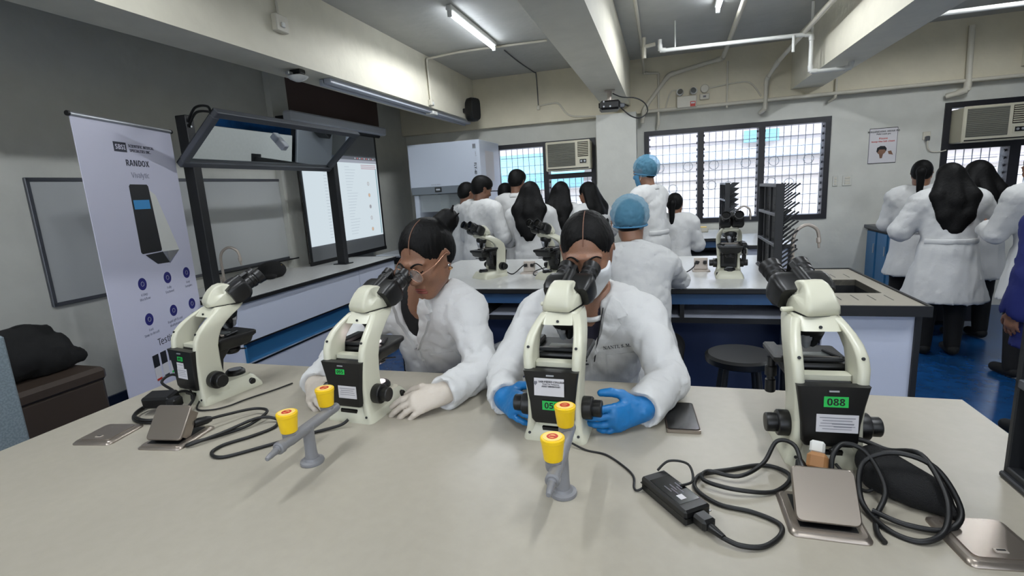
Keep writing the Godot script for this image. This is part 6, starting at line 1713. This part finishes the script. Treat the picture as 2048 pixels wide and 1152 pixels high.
# ---------------------------------------------------------------- mesh makers
func bx(sx: float, sy: float, sz: float, bevel := 0.0) -> Mesh:
	var key := "b%.4f,%.4f,%.4f,%.4f" % [sx, sy, sz, bevel]
	if meshes.has(key): return meshes[key]
	var h := Vector3(sx, sy, sz) * 0.5
	var b := minf(bevel, minf(h.x, minf(h.y, h.z)) * 0.95)
	var st := SurfaceTool.new()
	st.begin(Mesh.PRIMITIVE_TRIANGLES)
	st.set_smooth_group(-1)
	var corner := func(s: Vector3, a: int) -> Vector3:
		var v := Vector3(h.x - b, h.y - b, h.z - b)
		v[a] = h[a]
		return v * s
	var poly := func(p: Array) -> void:
		var n: Vector3 = (p[1] - p[0]).cross(p[2] - p[0])
		if n.dot(p[0] + p[1] + p[2]) > 0: p.reverse()
		for i in range(1, p.size() - 1):
			for q in [p[0], p[i], p[i + 1]]: st.add_vertex(q)
	for a in 3:
		var u := (a + 1) % 3
		var w := (a + 2) % 3
		for s in [-1.0, 1.0]:
			var f := []
			for q in [[-1, -1], [1, -1], [1, 1], [-1, 1]]:
				var sg := Vector3.ONE
				sg[a] = s; sg[u] = q[0]; sg[w] = q[1]
				f.append(corner.call(sg, a))
			poly.call(f)
		if b > 0:
			for su in [-1.0, 1.0]:
				for sw in [-1.0, 1.0]:
					var f := []
					for q in [[u, -1.0], [u, 1.0], [w, 1.0], [w, -1.0]]:
						var sg := Vector3.ONE
						sg[u] = su; sg[w] = sw; sg[a] = q[1]
						f.append(corner.call(sg, q[0]))
					poly.call(f)
	if b > 0:
		for i in 8:
			var sg := Vector3(1 if i & 1 else -1, 1 if i & 2 else -1, 1 if i & 4 else -1)
			poly.call([corner.call(sg, 0), corner.call(sg, 1), corner.call(sg, 2)])
	st.generate_normals()
	meshes[key] = st.commit()
	return meshes[key]

# rings: arrays of points, one per cross-section
func loft(rings: Array, capped := true, closed := true, crease := []) -> ArrayMesh:
	var st := SurfaceTool.new()
	st.begin(Mesh.PRIMITIVE_TRIANGLES)
	var group := 0
	for i in rings.size() - 1:
		if i in crease: group += 1
		st.set_smooth_group(group)
		var a: PackedVector3Array = rings[i]
		var c: PackedVector3Array = rings[i + 1]
		var n := a.size()
		for j in (n if closed else n - 1):
			var k := (j + 1) % n
			for v in [a[j], a[k], c[k], a[j], c[k], c[j]]: st.add_vertex(v)
	if capped:
		for e in [0, rings.size() - 1]:
			st.set_smooth_group(40 + e)
			var r: PackedVector3Array = rings[e]
			var mid := Vector3.ZERO
			for v in r: mid += v
			mid /= r.size()
			for j in r.size():
				var k := (j + 1) % r.size()
				for v in ([mid, r[k], r[j]] if e == 0 else [mid, r[j], r[k]]): st.add_vertex(v)
	st.generate_normals()
	return st.commit()

func circle(r: float, y: float, seg: int) -> PackedVector3Array:
	var p := PackedVector3Array()
	for j in seg:
		var t := TAU * j / seg
		p.append(Vector3(r * cos(t), y, r * sin(t)))
	return p

# profile: [radius, height] pairs from the bottom up
func lathe(profile: Array, seg := 20) -> ArrayMesh:
	var rings := []
	var crease := []
	for i in profile.size():
		rings.append(circle(maxf(profile[i][0], 0.0004), profile[i][1], seg))
		if i > 0 and i < profile.size() - 1:
			var a := Vector2(profile[i][0] - profile[i - 1][0], profile[i][1] - profile[i - 1][1])
			var b := Vector2(profile[i + 1][0] - profile[i][0], profile[i + 1][1] - profile[i][1])
			if absf(a.angle_to(b)) > 0.6: crease.append(i)
	return loft(rings, true, true, crease)

func cyl(r: float, h: float, seg := 20, bevel := 0.0, r2 := -1.0) -> Mesh:
	var key := "c%.4f,%.4f,%d,%.4f,%.4f" % [r, h, seg, bevel, r2]
	if meshes.has(key): return meshes[key]
	var t := r if r2 < 0 else r2
	var p := [[r, -h / 2], [t, h / 2]]
	if bevel > 0: p = [[r - bevel, -h / 2], [r, -h / 2 + bevel], [t, h / 2 - bevel], [t - bevel, h / 2]]
	meshes[key] = lathe(p, seg)
	return meshes[key]

func spline(pts: Array, sub := 6) -> PackedVector3Array:
	var out := PackedVector3Array()
	var n := pts.size()
	for i in n - 1:
		var a: Vector3 = pts[maxi(i - 1, 0)]
		var b: Vector3 = pts[i]
		var c: Vector3 = pts[i + 1]
		var d: Vector3 = pts[mini(i + 2, n - 1)]
		for k in sub: out.append(b.cubic_interpolate(c, a, d, float(k) / sub))
	out.append(pts[n - 1])
	return out

func tube(pts: Array, r: float, sub := 6, seg := 8, r_end := -1.0, flat := 1.0) -> ArrayMesh:
	var p := spline(pts, sub) if sub > 1 else PackedVector3Array(pts)
	var rings := []
	var side := Vector3.ZERO
	for i in p.size():
		var t := (p[mini(i + 1, p.size() - 1)] - p[maxi(i - 1, 0)]).normalized()
		if side == Vector3.ZERO:
			side = t.cross(Vector3.UP if absf(t.y) < 0.9 else Vector3.RIGHT).normalized()
		side = (side - t * side.dot(t)).normalized()
		var up := side.cross(t)
		var rr := r if r_end < 0 else lerpf(r, r_end, float(i) / (p.size() - 1))
		var ring := PackedVector3Array()
		for j in seg:
			var a := TAU * j / seg
			ring.append(p[i] + side * (rr * cos(a)) + up * (rr * flat * sin(a)))
		rings.append(ring)
	return loft(rings)

# polygon in the xy plane, extruded along z (centred), edges bevelled by b
func prism(poly: Array, depth: float, b := 0.0) -> ArrayMesh:
	var p := PackedVector2Array(poly)
	if Geometry2D.is_polygon_clockwise(p): p.reverse()
	var inner := p
	if b > 0:
		var off := Geometry2D.offset_polygon(p, -b, Geometry2D.JOIN_MITER)
		if off.size() and off[0].size() == p.size():
			inner = off[0]
			var best := 0
			for i in inner.size():
				if inner[i].distance_to(p[0]) < inner[best].distance_to(p[0]): best = i
			var turned := PackedVector2Array()
			for i in inner.size(): turned.append(inner[(i + best) % inner.size()])
			inner = turned
		else: b = 0.0
	var st := SurfaceTool.new()
	st.begin(Mesh.PRIMITIVE_TRIANGLES)
	st.set_smooth_group(-1)
	var z := depth / 2
	var rows := [[p, -z], [p, z]] if b <= 0 else [[inner, -z], [p, -z + b], [p, z - b], [inner, z]]
	for i in rows.size() - 1:
		for j in p.size():
			var k := (j + 1) % p.size()
			var q := []
			for e in [[i, j], [i, k], [i + 1, k], [i + 1, j]]:
				q.append(Vector3(rows[e[0]][0][e[1]].x, rows[e[0]][0][e[1]].y, rows[e[0]][1]))
			for v in [q[0], q[2], q[1], q[0], q[3], q[2]]: st.add_vertex(v)
	var tri := Geometry2D.triangulate_polygon(inner)
	for s in [-1.0, 1.0]:
		for i in range(0, tri.size(), 3):
			var order := [tri[i], tri[i + 1], tri[i + 2]]
			var area := (inner[order[1]] - inner[order[0]]).cross(inner[order[2]] - inner[order[0]])
			if (area > 0) == (s > 0): order.reverse()
			for k in order: st.add_vertex(Vector3(inner[k].x, inner[k].y, z * s))
	st.generate_normals()
	return st.commit()

# a profile in the yz plane, puffed out sideways to half-width w(t)
func pillow(poly: Array, w: float, power := 2.6, steps := 9, taper := 0.0) -> ArrayMesh:
	var mid := Vector2.ZERO
	var low := 1e9
	var high := -1e9
	for q in poly:
		mid += q
		low = minf(low, q.y)
		high = maxf(high, q.y)
	mid /= poly.size()
	var rings := []
	for i in steps + 1:
		var t := -cos(PI * i / steps)
		var s := pow(maxf(0.0, 1.0 - pow(absf(t), power)), 1.0 / power)
		var ring := PackedVector3Array()
		for q in poly:
			var c: Vector2 = mid + (q - mid) * maxf(s, 0.03)
			ring.append(Vector3(t * w * (1.0 - taper * (q.y - low) / (high - low)), c.y, c.x))
		rings.append(ring)
	return loft(rings)

func words(s: String, size: float, bold := true, serif := false, depth := 0.0006) -> Mesh:
	var key := "t%s,%.5f,%s,%s" % [s, size, bold, serif]
	if meshes.has(key): return meshes[key]
	var f := SystemFont.new()
	f.font_names = PackedStringArray(["Droid Serif" if serif else "Droid Sans"])
	f.font_weight = 700 if bold else 400
	var t := TextMesh.new()
	t.text = s
	t.font = f
	t.font_size = 24
	t.pixel_size = size / 24.0
	t.depth = depth
	t.curve_step = 2.0
	meshes[key] = t
	return t

# ---------------------------------------------------------------- distance fields, meshed as surface nets
class Field:
	var o: Vector3
	var c: float
	var nx: int
	var ny: int
	var nz: int
	var d := PackedFloat32Array()

	func _init(lo: Vector3, hi: Vector3, cell: float) -> void:
		o = lo
		c = cell
		nx = int((hi.x - lo.x) / cell) + 2
		ny = int((hi.y - lo.y) / cell) + 2
		nz = int((hi.z - lo.z) / cell) + 2
		d.resize(nx * ny * nz)
		d.fill(1.0)

	func span(lo: Vector3, hi: Vector3) -> Array:
		return [clampi(int((lo.x - o.x) / c), 0, nx - 1), clampi(int((hi.x - o.x) / c) + 1, 0, nx - 1), clampi(int((lo.y - o.y) / c), 0, ny - 1),
			clampi(int((hi.y - o.y) / c) + 1, 0, ny - 1), clampi(int((lo.z - o.z) / c), 0, nz - 1), clampi(int((hi.z - o.z) / c) + 1, 0, nz - 1)]

	# tapered capsule; fs > 1 thins it along fl
	func cone(a: Vector3, b: Vector3, ra: float, rb: float, k := 0.02, fl := Vector3.ZERO, fs := 1.0) -> void:
		var m := maxf(ra, rb) + k + 2.0 * c
		var s := span(a.min(b) - Vector3.ONE * m, a.max(b) + Vector3.ONE * m)
		var ba := b - a
		var l2 := maxf(ba.length_squared(), 1e-9)
		var dr := rb - ra
		var sq := fs - 1.0
		for z in range(s[4], s[5] + 1):
			for y in range(s[2], s[3] + 1):
				var i: int = (z * ny + y) * nx + s[0]
				var p := Vector3(o.x + c * s[0], o.y + c * y, o.z + c * z) - a
				for x in range(s[0], s[1] + 1):
					var t := clampf(p.dot(ba) / l2, 0.0, 1.0)
					var q := p - ba * t
					if sq != 0.0: q += fl * (q.dot(fl) * sq)
					var v := q.length() - ra - dr * t
					var w := d[i]
					if v < w + k:
						var h := maxf(k - absf(w - v), 0.0)
						d[i] = minf(w, v) - h * h * 0.25 / k
					i += 1
					p.x += c

	func ball(at: Vector3, r: Vector3, bs := Basis(), k := 0.02, cut := false) -> void:
		var m := maxf(r.x, maxf(r.y, r.z)) + k + 2.0 * c
		var s := span(at - Vector3.ONE * m, at + Vector3.ONE * m)
		var inv := bs.transposed()
		var r1 := Vector3.ONE / r
		for z in range(s[4], s[5] + 1):
			for y in range(s[2], s[3] + 1):
				var i: int = (z * ny + y) * nx + s[0]
				for x in range(s[0], s[1] + 1):
					var q := (inv * (Vector3(o.x + c * x, o.y + c * y, o.z + c * z) - at)) * r1
					var k0 := q.length()
					var v := k0 * (k0 - 1.0) / maxf((q * r1).length(), 1e-6)
					var w := d[i]
					if cut:
						v = -v
						if v > w - k:
							var h := maxf(k - absf(w - v), 0.0)
							d[i] = maxf(w, v) + h * h * 0.25 / k
					elif v < w + k:
						var h := maxf(k - absf(w - v), 0.0)
						d[i] = minf(w, v) - h * h * 0.25 / k
					i += 1

	# removes everything in front of a plane (n points to the removed side), within reach of at
	func cut_plane(at: Vector3, n: Vector3, k := 0.004) -> void:
		for z in nz:
			for y in ny:
				var i := (z * ny + y) * nx
				for x in nx:
					var v := (Vector3(o.x + c * x, o.y + c * y, o.z + c * z) - at).dot(n)
					var w := d[i]
					if v > w - k:
						var h := maxf(k - absf(w - v), 0.0)
						d[i] = maxf(w, v) + h * h * 0.25 / k
					i += 1

	# moves the surface outwards by push(point) metres
	func dent(push) -> void:
		for z in nz:
			for y in ny:
				var i := (z * ny + y) * nx
				for x in nx:
					var v := d[i]
					if v < 0.05 and v > -0.05: d[i] = v - float(push.call(Vector3(o.x + c * x, o.y + c * y, o.z + c * z)))
					i += 1

	func at(p: Vector3) -> float:
		var g := (p - o) / c
		var x := clampi(int(g.x), 0, nx - 2)
		var y := clampi(int(g.y), 0, ny - 2)
		var z := clampi(int(g.z), 0, nz - 2)
		var f := g - Vector3(x, y, z)
		var i := (z * ny + y) * nx + x
		var s := nx * ny
		var a := lerpf(lerpf(d[i], d[i + 1], f.x), lerpf(d[i + nx], d[i + nx + 1], f.x), f.y)
		var b := lerpf(lerpf(d[i + s], d[i + s + 1], f.x), lerpf(d[i + s + nx], d[i + s + nx + 1], f.x), f.y)
		return lerpf(a, b, f.z)

	# walks from p along dir to the surface
	func hit(p: Vector3, dir: Vector3, far := 0.6) -> Vector3:
		var t := 0.0
		while t < far:
			var v := at(p + dir * t)
			if v < 0.001: break
			t += clampf(v * 0.7, 0.001, 0.02)
		return p + dir * t

	func nets(vs: PackedVector3Array, idx: PackedInt32Array) -> void:
		var id := {}
		var s := nx * ny
		var off := [0, 1, nx, nx + 1, s, s + 1, s + nx, s + nx + 1]
		var edges := [[0, 1], [2, 3], [4, 5], [6, 7], [0, 2], [1, 3], [4, 6], [5, 7], [0, 4], [1, 5], [2, 6], [3, 7]]
		var lim := 3.5 * c
		var act := PackedInt32Array()
		for z in nz - 1:
			for y in ny - 1:
				var i := (z * ny + y) * nx
				for x in nx - 1:
					var v := d[i]
					if v < lim and v > -lim:
						var neg := v < 0.0
						if (d[i + 1] < 0.0) != neg or (d[i + nx] < 0.0) != neg or (d[i + nx + 1] < 0.0) != neg or (d[i + s] < 0.0) != neg or (d[i + s + 1] < 0.0) != neg or (d[i + s + nx] < 0.0) != neg or (d[i + s + nx + 1] < 0.0) != neg:
							var sum := Vector3.ZERO
							var n := 0
							for e in edges:
								var a := d[i + off[e[0]]]
								var b := d[i + off[e[1]]]
								if (a < 0.0) != (b < 0.0):
									var t := a / (a - b)
									var pa := Vector3(e[0] & 1, (e[0] >> 1) & 1, e[0] >> 2)
									var pb := Vector3(e[1] & 1, (e[1] >> 1) & 1, e[1] >> 2)
									sum += pa.lerp(pb, t)
									n += 1
							id[i] = vs.size()
							vs.append(o + (Vector3(x, y, z) + sum / n) * c)
							act.append(i)
					i += 1
		var around := [[1, nx, s], [nx, s, 1], [s, 1, nx]]
		for i in act:
			var neg := d[i] < 0.0
			for a in around:
				if (d[i + a[0]] < 0.0) != neg:
					var i1: int = i - a[1]
					var i2: int = i - a[1] - a[2]
					var i3: int = i - a[2]
					if id.has(i1) and id.has(i2) and id.has(i3):
						var q := [id[i], id[i1], id[i2], id[i3]]
						if neg: idx.append_array(PackedInt32Array([q[0], q[1], q[2], q[0], q[2], q[3]]))
						else: idx.append_array(PackedInt32Array([q[0], q[2], q[1], q[0], q[3], q[2]]))

func normals_of(v: PackedVector3Array, idx: PackedInt32Array) -> PackedVector3Array:
	var n := PackedVector3Array()
	n.resize(v.size())
	for i in range(0, idx.size(), 3):
		var a := idx[i]
		var b := idx[i + 1]
		var e := idx[i + 2]
		var f := (v[e] - v[a]).cross(v[b] - v[a])
		n[a] += f
		n[b] += f
		n[e] += f
	for i in n.size(): n[i] = n[i].normalized()
	return n

# one mesh out of one or more fields; bump(position, normal) moves each vertex along its normal
func skin(fields: Array, bump = null) -> ArrayMesh:
	var v := PackedVector3Array()
	var idx := PackedInt32Array()
	for f in fields:
		var fv := PackedVector3Array()
		var fi := PackedInt32Array()
		f.nets(fv, fi)
		var base := v.size()
		v.append_array(fv)
		for k in fi: idx.append(k + base)
	if idx.is_empty(): return ArrayMesh.new()
	var n := normals_of(v, idx)
	if bump != null:
		for i in v.size(): v[i] += n[i] * float(bump.call(v[i], n[i]))
		n = normals_of(v, idx)
	var arr := []
	arr.resize(Mesh.ARRAY_MAX)
	arr[Mesh.ARRAY_VERTEX] = v
	arr[Mesh.ARRAY_NORMAL] = n
	arr[Mesh.ARRAY_INDEX] = idx
	var me := ArrayMesh.new()
	me.add_surface_from_arrays(Mesh.PRIMITIVE_TRIANGLES, arr)
	return me

# a flap of cloth laid on a field: outline in (right, up) metres round at, seen along -front
func flap(f: Field, outline: Array, at: Vector3, right: Vector3, up: Vector3, front: Vector3, lift: float, step := 0.008) -> ArrayMesh:
	var poly := PackedVector2Array(outline)
	var pts := PackedVector2Array()
	for i in poly.size():
		var a := poly[i]
		var b := poly[(i + 1) % poly.size()]
		var n := maxi(1, int(a.distance_to(b) / step))
		for k in n: pts.append(a.lerp(b, float(k) / n))
	var rim := pts.size()
	var box := Rect2(poly[0], Vector2.ZERO)
	for q in poly: box = box.expand(q)
	var y := box.position.y + step
	while y < box.end.y:
		var x := box.position.x + step
		while x < box.end.x:
			var q := Vector2(x, y)
			if Geometry2D.is_point_in_polygon(q, poly):
				var near := 1e9
				for k in rim: near = minf(near, q.distance_squared_to(pts[k]))
				if near > step * step * 0.3: pts.append(q)
			x += step
		y += step
	var top := PackedVector3Array()
	var low := PackedVector3Array()
	for q in pts:
		var s := at + right * q.x + up * q.y
		var h := f.hit(s + front * 0.2, -front, 0.5)
		top.append(h + front * lift)
		low.append(h - front * 0.004)
	var st := SurfaceTool.new()
	st.begin(Mesh.PRIMITIVE_TRIANGLES)
	var tri := Geometry2D.triangulate_delaunay(pts)
	for i in range(0, tri.size(), 3):
		var m := (pts[tri[i]] + pts[tri[i + 1]] + pts[tri[i + 2]]) / 3.0
		if Geometry2D.is_point_in_polygon(m, poly):
			var w := (pts[tri[i + 1]] - pts[tri[i]]).cross(pts[tri[i + 2]] - pts[tri[i]])
			var ord := [tri[i], tri[i + 1], tri[i + 2]]
			if w > 0: ord.reverse()
			for k in ord: st.add_vertex(top[k])
	st.set_smooth_group(1)
	var cw := Geometry2D.is_polygon_clockwise(poly)
	for k in rim:
		var j := (k + 1) % rim
		var q := [top[k], top[j], low[j], top[k], low[j], low[k]]
		if not cw: q = [top[k], low[j], top[j], top[k], low[k], low[j]]
		for v in q: st.add_vertex(v)
	st.generate_normals()
	return st.commit()
